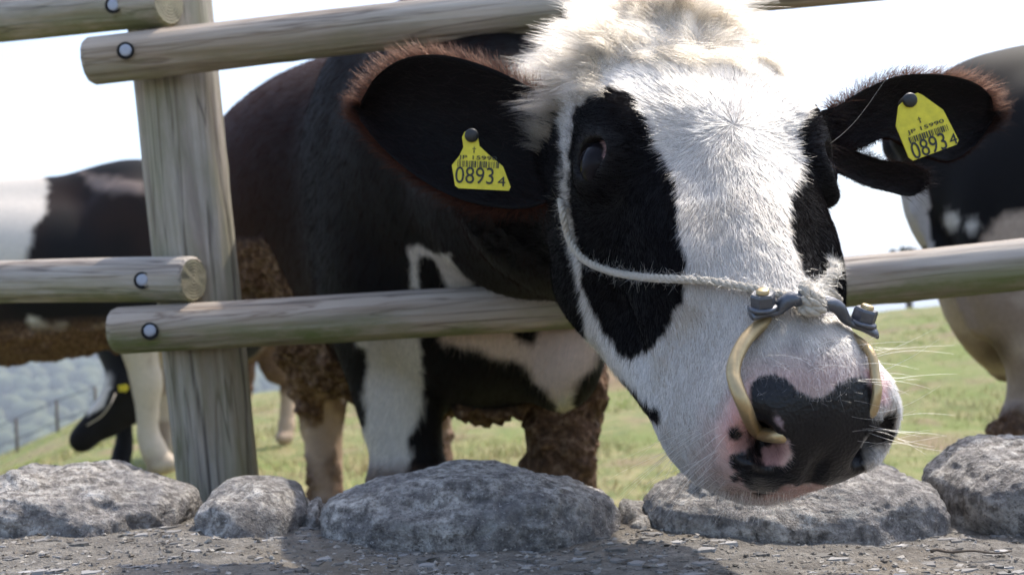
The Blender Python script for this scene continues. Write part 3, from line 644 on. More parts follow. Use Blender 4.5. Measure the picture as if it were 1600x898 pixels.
def flat_tag(name, poly_px, d, th=.0016, mat='yellow'):
    a = np.array([P(x, y, d) for x, y in poly_px]); b = a + FW * th; n = len(a); j = np.arange(n); me = bpy.data.meshes.new(name)
    me.from_pydata([tuple(q) for q in np.concatenate([a, b])], [], [list(range(n))[::-1], list(range(n, 2 * n))] + [[k, (k + 1) % n, n + (k + 1) % n, n + k] for k in range(n)])
    bm = bmesh.new(); bm.from_mesh(me); bmesh.ops.recalc_face_normals(bm, faces=bm.faces); bm.to_mesh(me); bm.free()
    return link(name, me, None, M[mat])
tag(flat_tag('ear_tag', [(184, 602), (196, 600), (201, 606), (197, 612), (186, 611)], 5.80, .004), 'small yellow ear tag on the grazing black cow', 'ear tag')
v, f = tube(spline([P(180, 615, 5.74), P(172, 632, 5.70), P(158, 650, 5.70), P(136, 664, 5.72)], 16), .004, 8)
tag(link('halter_rope', mesh_np('halter_rope', v, f), None, M['rope']), 'thin pale halter rope across the cheek of the grazing black cow', 'rope')

# ------------------------------------------------------------------ the cow in front: frames
HO = CAM + .2043 * RT + 1.02755 * FW + .14745 * UP
_m = np.array([[.97641158, .21586986, -.00454275], [.1434062, -.66408907, -.73377133], [.16141591, -.71581136, .67938133]])
HR = np.stack([m[0] * RT + m[1] * FW + m[2] * UP for m in _m])             # rows: w (to the right), l (to the nose), f (out of the forehead)
def H(w, l, f): return HO + w * HR[0] + l * HR[1] + f * HR[2]
def toH(A): return (np.asarray(A) - HO) @ HR.T
# cow frame
fm = P(762, 720, 2.12); hm = P(592, 720, 3.42); fx = np.array([fm[0] - hm[0], fm[1] - hm[1]]); hdg = math.atan2(fx[1], fx[0]); ca, sa = math.cos(hdg), math.sin(hdg)
org = np.array([fm[0] - .555 * ca, fm[1] - .555 * sa, 0.0])
def toC(w): d = np.asarray(w) - org; return np.array([d[0] * ca + d[1] * sa, -d[0] * sa + d[1] * ca, d[2]])
def fromC(A): A = np.asarray(A); return np.stack([A[..., 0] * ca - A[..., 1] * sa + org[0], A[..., 0] * sa + A[..., 1] * ca + org[1], A[..., 2] + org[2]], -1)
neck_w = [fromC((.50, 0, 1.05)), fromC((.72, -.01, 1.02)), P(838, 285, 1.70), P(905, 270, 1.42), H(0, -.13, -.15)]
neck_r = [.30, .235, .165, .145, .115]

# ------------------------------------------------------------------ head
hf = Field((-.20, -.31, -.36), (.20, .38, .05), .0026)
hf.ell((0, -.07, -.105), (.116, .165, .108), .03); hf.ell((0, -.20, -.095), (.102, .085, .092), .05)
for s in (1, -1): hf.ell((.058 * s, -.09, -.047), (.056, .095, .047), .03)
hf.cone((0, -.02, -.078), (0, .240, -.064), .084, .058, .035); hf.cone((0, .02, -.145), (0, .235, -.115), .082, .055, .04)
hf.ell((0, .268, -.080), (.072, .063, .072), .03)
for s in (1, -1):
    hf.ell((.096 * s, -.035, -.050), (.030, .056, .046), .03); hf.ell((.048 * s, .283, -.066), (.030, .040, .044), .022)
    hf.ell((.052 * s, .225, -.125), (.030, .075, .050), .03); hf.cone((.060 * s, -.02, -.235), (.034 * s, .215, -.160), .052, .040, .035)
    hf.ell((.074 * s, -.045, -.175), (.048, .105, .095), .04); hf.ell((.078 * s, .10, -.110), (.016, .075, .018), .03)
hf.ell((0, .238, -.162), (.056, .062, .034), .03)
for s in (1, -1): hf.ell((.066 * s, .075, -.062), (.026, .095, .04), .03)
for i in range(len(neck_w) - 1): hf.cone(toH(neck_w[i]), toH(neck_w[i+1]), neck_r[i], neck_r[i+1], .06)
# eyes: lid mound, then the opening
EYES = []
for s, px, py in ((-1, 931, 262), (1, 1300, 258)):
    c = np.array([.098 * s, -.016, -.066]) if s < 0 else np.array([.103, .004, -.050])
    out = nrm(np.array([s * .76, .06, .62])); e1 = np.array([.976, .20, .161]); e1 = nrm(e1 - out * (e1 @ out)); e2 = np.cross(out, e1)
    hf.ell(c + out * .004, (.038, .029, .018), .014, R=np.stack([e1, e2, out])); EYES.append((s, c, out, e1, e2))
    hf.ell(c + out * .024, (.027, .0150, .022), .004, sub=True, R=np.stack([e1, e2, out]))
# nostrils and mouth
for s in (1, -1):
    a = nrm(np.array([-.35 * s, .25, -.9])); b = nrm(np.cross(a, [0, 1.0, 0])); c = np.cross(a, b)
    hf.ell((.045 * s, .322, -.058), (.021, .011, .034), .010, sub=True, R=np.stack([a, b, c])); hf.ell((.060 * s, .312, -.044), (.012, .010, .03), .01, sub=True)
hf.ell((0, .315, -.1475), (.085, .075, .003), .006, sub=True)
hf.ell((0, .345, -.075), (.006, .02, .035), .012, sub=True)
hv, hq = hf.mesh(); hv = relax(hv, hq, 3, .5)
keep = ~((hv[hq][:, :, 1].min(1) < -.300) | (hv[hq][:, :, 2].min(1) < -.350)); hq = hq[keep][:, ::-1]            # the head frame is left-handed
hW = HO + hv @ HR

def coat_head(W):
    q = toH(W); p = Paint(W, (.60, .535, .47), 5, 110); K = BLACK
    cream = np.clip((-.09 - q[:, 1]) / .08, 0, 1); p.put(cream * .8, (.33, .28, .215))
    neck = [(600, -300), (845, 60), (868, 140), (875, 170), (877, 240), (879, 305), (890, 372), (903, 440), (913, 500), (916, 560), (600, 700)]
    back = np.clip((-.185 - q[:, 2] - .5 * np.clip(q[:, 1] - .0, 0, 1) * 1.0) / .02, 0, 1) * (q[:, 1] < .06) * (q[:, 0] < 0); p.put(p.w(neck, 3), K)
    p.put(np.clip((-.235 - q[:, 1]) / .02, 0, 1) * (q[:, 2] < -.10), K)
    p.put(p.w([(955, 137), (985, 142), (1001, 166), (1020, 200), (1030, 235), (1045, 265), (1058, 290), (1059, 330), (1062, 375), (1076, 405), (1071, 440), (1063, 470), (1040, 520), (1010, 550), (985, 559), (966, 548), (946, 515), (926, 480), (910, 445), (905, 400), (894, 340), (890, 300), (888, 250), (890, 205), (898, 168), (925, 146)], 3), K)
    p.put(p.w([(1282, 148), (1262, 172), (1247, 212), (1253, 248), (1246, 276), (1229, 308), (1226, 335), (1236, 375), (1252, 420), (1275, 450), (1300, 482), (1400, 480), (1400, 140)], 3), K)
    p.put(p.w([(958, 580), (976, 594), (1002, 620), (1030, 643), (1030, 664), (1000, 645), (974, 615)], 3), K)
    p.put(np.clip(fbm(W, 18, 4) * .55 - .05, 0, .35) * (p.c.mean(1) > .3), (.40, .32, .23))
    # muzzle skin
    pink = (.66, .36, .34)
    p.put(p.w([(1165, 575), (1230, 562), (1300, 560), (1362, 575), (1372, 610), (1250, 640), (1175, 612)], 24) * .7, (.60, .38, .34), skin=.4, nofur=.3)
    p.put(p.w([(1170, 600), (1176, 640), (1215, 680), (1240, 690), (1236, 725), (1190, 770), (1140, 760), (1118, 720), (1118, 670), (1140, 622)], 18) * .85, (.64, .33, .31), skin=.7, nofur=.8)
    p.put(p.w([(1100, 640), (1180, 770), (1300, 785), (1180, 800), (1080, 740)], 16) * .55, (.68, .46, .40), nofur=.2)
    p.put(p.w([(1185, 752), (1250, 752), (1330, 752), (1300, 778), (1200, 784)], 5) * .8, (.50, .27, .23), skin=.8, nofur=.8)
    p.put(p.w([(1352, 580), (1385, 588), (1392, 635), (1360, 640)], 5) * .8, pink, skin=.5, nofur=.5)
    pad = [(1172, 603), (1186, 586), (1205, 584), (1222, 592), (1240, 600), (1250, 614), (1275, 622), (1292, 615), (1310, 600), (1330, 588), (1358, 588), (1368, 620), (1362, 650), (1354, 680), (1345, 705), (1352, 735), (1342, 758), (1320, 763), (1270, 755), (1235, 758), (1186, 776), (1166, 760), (1150, 738), (1143, 712), (1160, 700), (1185, 712), (1200, 728), (1224, 728), (1236, 706), (1233, 688), (1216, 690), (1200, 692), (1184, 682), (1176, 655), (1171, 625)]
    PK = (.0075, .0068, .0078); p.put(p.w(pad, 2.5), PK, skin=1, nofur=1)
    for x, y, r in ((1149, 676, 12), (1185, 694, 11), (1176, 706, 13), (1196, 692, 8), (1152, 722, 13), (1168, 742, 12), (1148, 744, 7), (1190, 668, 9)): p.put(p.circ(x, y, r, 2), PK, skin=.8, nofur=.8)
    p.put(p.w([(1372, 650), (1400, 640), (1402, 705), (1388, 690), (1378, 690)], 3), PK, nofur=.2); p.put(p.w([(1352, 655), (1372, 640), (1382, 680), (1360, 700), (1350, 690)], 4) * .9, PK, nofur=.4)
    p.put(p.w([(1206, 634), (1212, 640), (1225, 665), (1230, 682), (1222, 670), (1210, 650)], 1.5) * .6, (.55, .40, .42), skin=.8, nofur=1)  # pale sliver: highlight along the nostril's inner rim, painted into the colour
    for x, y, r in ((1240, 540, 12), (1300, 548, 14), (1205, 565, 8), (1270, 570, 10)): p.put(p.circ(x, y, r, 10) * .45, (.20, .18, .18))
    # dark inside nostrils and sockets
    for s in (1, -1): p.put(np.clip(1.2 - np.linalg.norm((q - np.array([.046 * s, .308, -.060])) / np.array([.02, .024, .03]), axis=1), 0, 1) * (q[:, 1] < .322), (.012, .009, .010), skin=1, nofur=1)
    for s, c, out, e1, e2 in EYES:
        g = q - c; dd = np.sqrt(((g @ e1) / .033)**2 + ((g @ e2) / .021)**2); p.put(np.clip(1.5 - dd, 0, 1) * ((g @ out) > -.02), (.012, .010, .011), skin=.5, nofur=1)
    return p
hp = coat_head(hW); hp.c = hp.c * np.where((hp.c.mean(1) > .3) & (hp.skin < .3), .66, 1.0)[:, None]     # skin between the hairs

# ears: cupped sheets
def ear_sheet(up, lo, d0, d1, cup, th, nu=44, nv=26, back=.0):
    U = spline([(x, y, 0) for x, y in up], nu); Lw = spline([(x, y, 0) for x, y in lo], nu); V = []
    for i in range(nu):
        t = i / (nu - 1); d = d0 + (d1 - d0) * t
        for j in range(nv):
            s = j / (nv - 1); x, y = (U[i] * (1 - s) + Lw[i] * s)[:2]; b = math.sin(math.pi * s)**.8 * cup * math.sin(math.pi * min(1, .25 + .75 * (1 - t)))**.7
            V.append((P(x, y, d + b + back * s)))
    V = np.array(V); i, j = np.meshgrid(np.arange(nu - 1), np.arange(nv - 1), indexing='ij'); i = i.ravel(); j = j.ravel()
    Fq = np.stack([i*nv+j, i*nv+j+1, (i+1)*nv+j+1, (i+1)*nv+j], 1); n0 = len(V)
    e = np.concatenate([np.arange(nu) * nv, (nu-1) * nv + np.arange(1, nv), np.arange(nu-2, -1, -1) * nv + nv - 1, np.arange(nv-2, 0, -1)]); e2 = np.roll(e, -1)
    s = np.sin(np.pi * np.tile(np.linspace(0, 1, nv), nu))**.5; B = V + FW * (.003 + th * s)[:, None]
    rim = np.stack([e, e2, n0 + e2, n0 + e], 1)
    return np.concatenate([V, B]), np.concatenate([Fq[:, ::-1], Fq + n0, rim[:, ::-1]]), V.reshape(nu, nv, 3)
EARS = [ear_sheet([(905, 165), (868, 160), (820, 132), (760, 104), (690, 86), (630, 92), (588, 120), (563, 160)], [(905, 300), (868, 312), (820, 326), (760, 322), (700, 304), (640, 268), (595, 228), (562, 188)], 1.16, 1.27, .05, .012),
        ear_sheet([(1285, 172), (1310, 165), (1345, 143), (1400, 120), (1460, 116), (1515, 126), (1546, 148), (1553, 172)], [(1285, 240), (1310, 238), (1350, 229), (1385, 215), (1428, 236), (1480, 252), (1522, 228), (1552, 188)], 1.13, 1.23, .03, .012),
        ear_sheet([(1285, 222), (1312, 225), (1350, 241), (1385, 252), (1420, 257), (1444, 268)], [(1285, 262), (1315, 272), (1350, 288), (1390, 299), (1425, 305), (1446, 288)], 1.13, 1.20, .015, .012, 40, 16)]

# ------------------------------------------------------------------ body of the cow in front
pr = np.array([toC(w) for w in neck_w]); lo = np.minimum([-1.12, -.50, -.03], pr.min(0) - .12); hi = np.maximum([.95, .50, 1.5], pr.max(0) + .12)
bf = Field(lo, hi, .0105); cow_trunk(bf)
bf.ell((-.10, -.04, 1.03), (.62, .49, .36), .06); bf.ell((-.32, -.14, 1.15), (.45, .25, .22), .08); bf.ell((-.55, -.20, 1.34), (.12, .10, .09), .08)
for i in range(len(pr) - 1): bf.cone(pr[i], pr[i+1], neck_r[i], neck_r[i+1], .07)
dw = toC(P(868, 535, 1.98)); bf.ell(dw, (.16, .075, .125), .05); bf.ell(toC(P(790, 505, 2.02)), (.12, .17, .10), .06)
bf.ell(toC(P(895, 385, 1.52)), (.10, .05, .07), .06)
bv, bq = bf.mesh(); bv = relax(bv, bq, 2); bW = fromC(bv)
hh = toH(bW); drop = ((hh[:, 1] > -.19) & (np.abs(hh[:, 0]) < .18) & (hh[:, 2] > -.30))[bq].all(1); bq = bq[~drop]
def coat_body(W):
    p = Paint(W, BLACK, 5, 30); d = np.asarray(W) - org; x = d[:, 0] * ca + d[:, 1] * sa; y = -d[:, 0] * sa + d[:, 1] * ca; z = d[:, 2]
    p.put(np.clip((.50 - x) / .35, 0, 1) * .9, (.042, .017, .0125)); p.put(np.clip(-x - .5, 0, .25) * 2 * np.clip(fbm(W, 6, 2), 0, 1), (.05, .025, .02))
    hind = (x < -.3) & (z < .66); p.put(hind * np.clip((.66 - z) / .08, 0, 1), (.44, .31, .22))
    p.put(hind * np.clip(fbm(W, 11, 3) * 1.4 + .1, 0, .8), (.15, .085, .055), dirt=.5); p.put(hind * np.clip((y - .0) * 0 + fbm(W, 10, 2) + .25, 0, 1) * (y < -.17), (.12, .07, .045), dirt=.9)
    fr = (x > .30); p.put(fr * (z < .85) * (y < 0) * p.w([(553, 515), (656, 515), (660, 600), (662, 640), (700, 780), (550, 780), (572, 640), (566, 585)], 4), (.70, .63, .56))
    p.put(p.w([(548, 540), (575, 545), (568, 600), (556, 590), (545, 560)], 4) * fr, BLACK)
    p.put(fr * p.w([(635, 750), (640, 690), (655, 640), (672, 660), (700, 700), (700, 760)], 3), BLACK)
    p.put(fr * np.clip((.45 + .05 * fbm(W, 12, 3) - z) / .07, 0, 1) * (y < 0) * .85, (.085, .058, .042), dirt=.7)
    far = fr * (y >= 0.02) * (z < .58); p.put(far * 1.0, BLACK); p.put(far * np.clip((.47 + .03 * fbm(W, 12, 2) - z) / .03, 0, 1), (.12, .065, .04), dirt=.7); p.put(far * p.w([(868, 600), (895, 590), (892, 690), (872, 690)], 3), (.62, .55, .48))
    p.put(fr * (p.d > 1.76) * (z < .74) * p.w([(845, 480), (950, 480), (930, 570), (892, 612), (866, 626), (843, 602), (818, 568), (740, 548), (690, 530), (690, 480)], 6), (.66, .50, .43))
    p.put(fr * p.w([(786, 508), (840, 508), (836, 542), (815, 534)], 3), BLACK)
    p.put(fr * p.w([(637, 388), (660, 384), (690, 400), (707, 393), (702, 410), (718, 425), (735, 442), (735, 470), (700, 460), (690, 430), (680, 404), (655, 398), (651, 420), (656, 450), (640, 452), (643, 420)], 3), (.62, .55, .48))
    under = np.clip((.64 - z) / .06, 0, 1) * (x > -.45) * (x < .62) * (np.abs(y) < .30) * (z > .44); und = under * (1 - fr * p.w([(835, 480), (950, 480), (925, 580), (868, 628), (838, 590)], 5)) * (1 - fr * (y < -.07)); p.put(und, (.07, .035, .02), dirt=1)
    fl = p.w([(355, 380), (400, 376), (440, 390), (474, 425), (486, 475), (486, 620), (340, 620)], 8) * (x < .3) * np.clip(.95 + .8 * fbm(W, 20, 3), 0, 1); p.put(fl, (.10, .055, .032), dirt=1)
    p.put(p.w([(436, 540), (552, 530), (545, 602), (500, 612), (465, 600)], 5) * (x < .3), (.07, .036, .02), dirt=1)
    p.put(p.w([(404, 165), (420, 150), (442, 152), (436, 180), (412, 205), (404, 200)], 4) * (x < -.2), (.62, .55, .50)); p.put(np.clip((.055 - z) / .02, 0, 1), (.05, .04, .035), dirt=0)
    return p
bp = coat_body(bW)
cow = empty('cow', (org[0], org[1], 0)); tag(cow, 'black and white cow with a nose ring pushing its furry head through the fence', 'cow', 'cows grazing in the pasture')
bn = nrm(np.zeros((len(bW), 3)) + 1e-9)
ev = [(e[0], e[1]) for e in EARS]
allV, allF = joined([(bW, bq), (hW, hq)] + ev)
earn = sum(len(e[0]) for e in EARS)
me = mesh_np('body', allV - np.array([org[0], org[1], 0]), allF)
earc = np.tile(np.array(BLACK) * 1.0, (earn, 1))
set_col(me, 'coat', np.concatenate([bp.c, hp.c, earc])); set_flt(me, 'skin', np.concatenate([bp.skin, hp.skin, np.zeros(earn)])); set_flt(me, 'dirt', np.concatenate([bp.dirt, hp.dirt * 0, np.zeros(earn)]))
body = bpy.data.objects.new('body', me); COL.objects.link(body); body.parent = cow; me.materials.append(M['coat'])
nn = vnorm(me)[:len(bW)]; disp = bp.dirt * np.clip(.15 + fbm(bW, 26, 3), 0, 1.2) * .030
co = allV - np.array([org[0], org[1], 0]); co[:len(bW)] += nn * disp[:, None]; me.vertices.foreach_set('co', np.ascontiguousarray(co, np.float32).ravel()); me.update()
COWL = np.array([org[0], org[1], 0])
def rel(A): return np.asarray(A) - COWL
HB = BVHTree.FromPolygons([V3(q) for q in hW], [tuple(int(k) for k in q) for q in hq])
def surf(px, py, off=0.0):
    h, n, _, _ = HB.ray_cast(V3(CAM), V3(P(px, py, 1) - CAM).normalized())
    if h is None: return H(0, .2, -.06), -FW
    n = np.array(n); n = n if n @ FW < 0 else -n
    return np.array(h) + n * off, n

# eyes
for s, c, out, e1, e2 in EYES:
    u, v = np.meshgrid(np.linspace(0, math.pi, 33), np.linspace(0, 2 * math.pi, 48, endpoint=False), indexing='ij'); r = .0265
    L = np.stack([np.sin(u) * np.cos(v), np.sin(u) * np.sin(v), np.cos(u)], -1).reshape(-1, 3); cc = c + out * (.007 if s < 0 else -.004)
    W = H(0, 0, 0) + (cc + r * (L[:, :1] * e1 + L[:, 1:2] * e2 + L[:, 2:] * out)) @ HR
    i, j = np.meshgrid(np.arange(32), np.arange(48), indexing='ij'); i = i.ravel(); j = j.ravel(); f = np.stack([i*48+j, (i+1)*48+j, (i+1)*48+(j+1) % 48, i*48+(j+1) % 48], 1)
    me = mesh_np('eye', rel(W), f); gz = nrm(np.array([-.62, .10, .8])) if s < 0 else np.array([0, 0, 1.0]); th = np.arccos(np.clip(L @ gz, -1, 1)); col = np.where(th[:, None] < 1.12, np.array([.010, .008, .010]), np.where(th[:, None] < 1.16, np.array([.02, .015, .012]), np.array([.40, .24, .22])))
    set_col(me, 'col', col); o = bpy.data.objects.new('eye', me); COL.objects.link(o); o.parent = cow; me.materials.append(M['eye'])

# fur on the head
WH = H(0, .0, 0)
def head_fur(n):
    R, N = sample_mesh(hW, hq, n, lambda c, nr: np.clip(.35 - (nr @ FW) * 1.2, .02, 1)); q = toH(R); p = coat_head(R); R0 = R; kp = rng.random(n) > p.nofur * .97; R, N, q = R[kp], N[kp], q[kp]; col = p.c[kp]
    fl = np.stack([q[:, 0], q[:, 1], .55 * q[:, 2] + .02], 1); fl[:, 1] += .03 * np.sign(fl[:, 1]) * 0; D = nrm(fl) @ HR
    D = D - (D * N).sum(1, keepdims=True) * N; D = nrm(D); top = np.clip((-.10 - q[:, 1]) / .08, 0, 1); nose = np.clip((q[:, 1] - .12) / .12, 0, 1)
    cl = np.stack([vnoise(R, 75), vnoise(R + 5, 75), vnoise(R + 9, 75)], 1) * (.18 + .35 * top)[:, None]
    d = D + N * (.20 + .25 * top + .20 * rng.random(len(R)))[:, None] + cl + rng.normal(0, .10, (len(R), 3))
    ln = (.0105 - .0045 * nose + .012 * top) * (.7 + .6 * rng.random(len(R))); blk = col.mean(1) < .1; ln = np.where(blk, ln * .7, ln)
    col = np.clip(col * (.66 + .34 * rng.random((len(R), 1)) + .14 * vnoise(R, 160)[:, None] + .08 * vnoise(R, 40)[:, None]), 0, .88); strands('fur', rel(R), d, ln, col, cow, np.where(blk, .00011, .00017), 4, bend=-N * .22)
# strands() parents with an inverse matrix, so give world coordinates there instead
def rel(A): return np.asarray(A)
head_fur(170000)
# shaggy poll
def locks(R, N, dirs, ln, per, bend, spread=.006, name='forelock'):
    """clumped locks: every lock's strands start apart and draw together toward the tip"""
    n = len(R); k = np.repeat(np.arange(n), per); m = len(k); off = rng.normal(0, spread, (m, 3)); A = R[k] + off; tip = R[k] + nrm(dirs)[k] * ln[k, None] + off * .35
    g = np.clip(rng.random((n, 1))[k] * .7 + .3 * rng.random((m, 1)), 0, 1); col = np.array([.265, .22, .165]) * (1 - g) + np.array([.15, .115, .078]) * g
    strands(name, A, tip - A + rng.normal(0, .10, (m, 3)) * ln[k, None], ln[k] * (.65 + .5 * rng.random(m)), col, cow, .00017, 7, bend=bend[k] + rng.normal(0, .08, (m, 3)), wob=.06)
def poll_hair(n):
    R, N = sample_mesh(hW, hq, n, lambda c, nr: np.clip((-.105 - toH(c)[:, 1]) / .05, 0, 1) * (toH(c)[:, 2] > -.15)); q = toH(R)
    side = np.clip(q[:, 0] / .07, -1, 1); lock = lambda o, f: np.stack([vnoise(R + o, f), vnoise(R + o + 3, f), vnoise(R + o + 8, f)], 1)
    d = N * .55 + (np.stack([side * .8, -np.ones(n) * .75, np.full(n, .2)], 1) @ HR) + lock(0, 30) * .6
    bend = np.stack([side * .35, np.full(n, .15), np.full(n, -.35)], 1) @ HR + lock(20, 36) * .55
    locks(R, N, d, .014 + .018 * rng.random(n), 34, bend, .0045)
poll_hair(760)
def tuft(px, py, sx, sy, n, dirs, ln, per=36):
    R = np.array([h for h, nn_ in (surf(px + sx * rng.normal(), py + sy * rng.normal()) for _ in range(n)) if toH(h)[1] < -.02]); n = len(R)
    if n == 0: return
    d = (dirs[0] * RT + dirs[1] * UP - .25 * FW) + rng.normal(0, .30, (n, 3))
    locks(R, R, d, ln * (.6 + .6 * rng.random(n)), per, (dirs[2] * RT + dirs[3] * UP) + rng.normal(0, .3, (n, 3)), .004)
tuft(918, 126, 10, 20, 50, (-.7, .55, -.1, -.3), .022); tuft(945, 70, 22, 16, 60, (-.4, .8, -.4, -.1), .030); tuft(1060, 15, 50, 12, 80, (-.1, .8, .2, -.2), .045)
tuft(1140, 30, 25, 12, 50, (.5, .6, .4, -.4), .04); tuft(1205, 92, 12, 5, 16, (.85, .05, .25, -.75), .036); tuft(1060, 88, 60, 5, 40, (.5, .3, .5, -.6), .03, 24)
# ear fringes and ear fur
def ear_hair():
    A, D, Ln, C = [], [], [], []
    for k, e in enumerate(EARS):
        g = e[2]; nu, nv = g.shape[:2]; ctr = g[nu // 3, nv // 2]
        rim = np.concatenate([g[3:, 0], g[-1, :], g[3:, -1][::-1]]); m = 5200 if k == 0 else (4200 if k == 1 else 1800)
        i = rng.integers(0, len(rim) - 1, m); t = rng.random((m, 1)); r = rim[i] * (1 - t) + rim[i+1] * t; ax = nrm(g[-1, nv // 2] - g[0, nv // 2])
        out = nrm(r - ctr) + ax * .35; tt = i / len(rim); top = (i < nu - 3)
        A.append(r + FW * rng.random((m, 1)) * .006); D.append(out + rng.normal(0, .28, (m, 3)) + .25 * UP); Ln.append((.010 + .016 * rng.random(m)) * (1 if k < 2 else .45))
        h = rng.random((m, 1)); cc = np.array([.17, .055, .030]) * h + np.array([.02, .009, .007]) * (1 - h); cc[~top] *= .45 if k == 0 else .12; C.append(cc if k < 2 else cc * .12); Ln[-1] = np.where(top | (k == 0) | (tt > .36) & (tt < .64), Ln[-1], Ln[-1] * .35)
        m = (7000, 3500, 1200)[k]; u = rng.integers(1, nu - 1, m); w = rng.integers(1, nv - 1, m); r = g[u, w] + rng.normal(0, .002, (m, 3)); A.append(r); D.append(ax * .8 - FW * .45 + rng.normal(0, .3, (m, 3))); Ln.append(.010 + .014 * rng.random(m)); C.append(np.tile([.014, .010, .010], (m, 1)) * (.7 + 3.0 * rng.random((m, 1))**4))
    strands('ear_fringe', np.concatenate(A), np.concatenate(D), np.concatenate(Ln), np.concatenate(C), cow, .00014, 5, wob=.14)
ear_hair()
# body coat
def body_fur(n):
    R, N = sample_mesh(bW, bq, n, lambda c, nr: np.clip(.3 - (nr @ nrm(FW)) * 1.0, 0, 1) * (c[:, 2] > .42)); p = coat_body(R); kp = p.dirt < .4; R, N = R[kp], N[kp]; col = p.c[kp]
    D = np.array([-ca * .6, -sa * .6, -.8]); d = D - (N @ D)[:, None] * N; d = nrm(d) + N * .22 + rng.normal(0, .15, (len(R), 3)); sh = rng.random((len(R), 1))
    strands('fur', R, d, .014 + .012 * rng.random(len(R)), np.clip(col * (.8 + .6 * sh) + np.array([.020, .006, .003]) * sh, 0, .9), cow, .00022, 3, bend=-N * .15)
body_fur(60000)
# whiskers, chin hairs, lashes
def wisps():
    A, D, Ln, C, B = [], [], [], [], []
    def add(px, py, d, ln, col=(.85, .82, .76), bend=(0, 0, 0), jit=.15):
        h, n = surf(px, py); A.append(h); D.append(d[0] * RT + d[1] * UP + d[2] * -FW + n * .35 + rng.normal(0, jit, 3)); Ln.append(ln); C.append(col); B.append(bend[0] * RT + bend[1] * UP)
    for k in range(30): add(1330 + 52 * random.random(), 530 + 170 * random.random(), (.95, -.05 + .25 * random.random(), .2), .022 + .036 * random.random(), bend=(.1, random.uniform(-.4, .3), 0), jit=.22)
    for k in range(26): add(1195 + 150 * random.random(), 520 + 60 * random.random(), (random.uniform(-.7, .7), .4, .6), .018 + .022 * random.random(), bend=(random.uniform(-.5, .5), -.3, 0), jit=.3)
    for k in range(110): add(1075 + 170 * random.random(), 764 + 18 * random.random(), (random.uniform(-.5, .15), -.9, .15), .010 + .018 * random.random(), (.70, .62, .54), bend=(random.uniform(-.2, .2), -.1, 0))
    for k in range(40): add(1045 + 90 * random.random(), 660 + 90 * random.random(), (-.8, -.6, .2), .02 + .04 * random.random(), bend=(-.1, -.2, 0), jit=.2)
    for k in range(60): add(1180 + 170 * random.random(), 590 + 40 * random.random(), (random.uniform(-.5, .5), .2, .5), .006 + .008 * random.random(), (.55, .52, .5), jit=.4)
    for k in range(22): add(1294 + 14 * random.random(), 225 + 40 * random.random(), (.8, -.25, .2), .010 + .012 * random.random(), (.03, .02, .018), bend=(.2, -.4, 0), jit=.2)
    add(1293, 186, (.7, .5, .2), .04, bend=(.5, .1, 0), jit=.02); add(1296, 225, (.5, .7, .3), .055, bend=(.2, .5, 0), jit=.02)
    for k in range(60): add(906 + 48 * random.random(), 240 - 6 * random.random(), (random.uniform(-.5, .2), -.35, .9), .012 + .010 * random.random(), (.015, .012, .012), bend=(-.2, -.5, 0), jit=.12)
    strands('whisker', np.array(A), np.array(D), np.array(Ln), np.array(C), cow, .00012, 7, bend=np.array(B), wob=.07)
wisps()

# ------------------------------------------------------------------ ear tags
def text_mesh(s, size):
    cu = bpy.data.curves.new('lettering', 'FONT'); cu.body = s; cu.size = size; cu.align_x = 'CENTER'; cu.align_y = 'CENTER'; cu.extrude = .0002; cu.resolution_u = 4
    o = bpy.data.objects.new('lettering_tmp', cu); COL.objects.link(o); bpy.context.view_layer.update()
    m = bpy.data.meshes.new_from_object(o.evaluated_get(bpy.context.evaluated_depsgraph_get())); bpy.data.objects.remove(o); bpy.data.curves.remove(cu); return m
def ear_tag(poly, d, cx, cy, deg, items, label, stud, tilt):
    t = flat_tag('ear_tag', poly, d); tag(t, label, 'ear tag', 'yellow numbered ear tags'); s = d / FPX; a = math.radians(deg)
    X = RT * math.cos(a) + UP * math.sin(a); Y = -RT * math.sin(a) + UP * math.cos(a)
    def place(m, name, dx, dy, w=None, hgt=None):
        co = np.array([v.co[:] for v in m.vertices]); 
        if w: co[:, 0] *= w / max(1e-6, np.ptp(co[:, 0])); co[:, 1] *= hgt / max(1e-6, np.ptp(co[:, 1]))
        c = P(cx, cy, d) + X * dx * s + Y * dy * s; W = c + co[:, :1] * X + co[:, 1:2] * Y - FW * (.0006 + co[:, 2:3]); m.vertices.foreach_set('co', np.ascontiguousarray(W, np.float32).ravel()); m.update()
        o = link(name, m, None, M['ink']); o.parent = t
    for txt, dx, dy, w, hgt in items: place(text_mesh(txt, .02), 'lettering', dx, dy, w * s, hgt * s)
    bars = []; x = -32
    while x < 32:
        w = random.choice((.9, 1.3, 2.2)); bars.append((x, w)); x += w + random.choice((1.0, 1.6, 2.3))
    vs = []; fs = []
    for x, w in bars: o = len(vs); vs += [(x*s, -5*s, 0), ((x+w)*s, -5*s, 0), ((x+w)*s, 5*s, 0), (x*s, 5*s, 0)]; fs.append((o, o+1, o+2, o+3))
    m = bpy.data.meshes.new('barcode'); m.from_pydata(vs, [], fs); place(m, 'barcode', -2, 20)
    c = P(*stud, d); aa = np.linspace(0, 6.283, 20, endpoint=False); v, f = tube(np.array([c + FW * .02, c - FW * .002, c - FW * .0045]), np.array([.0045, .0075, .006]), 20); o = link('stud', mesh_np('stud', v, f), None, M['stud']); o.parent = t
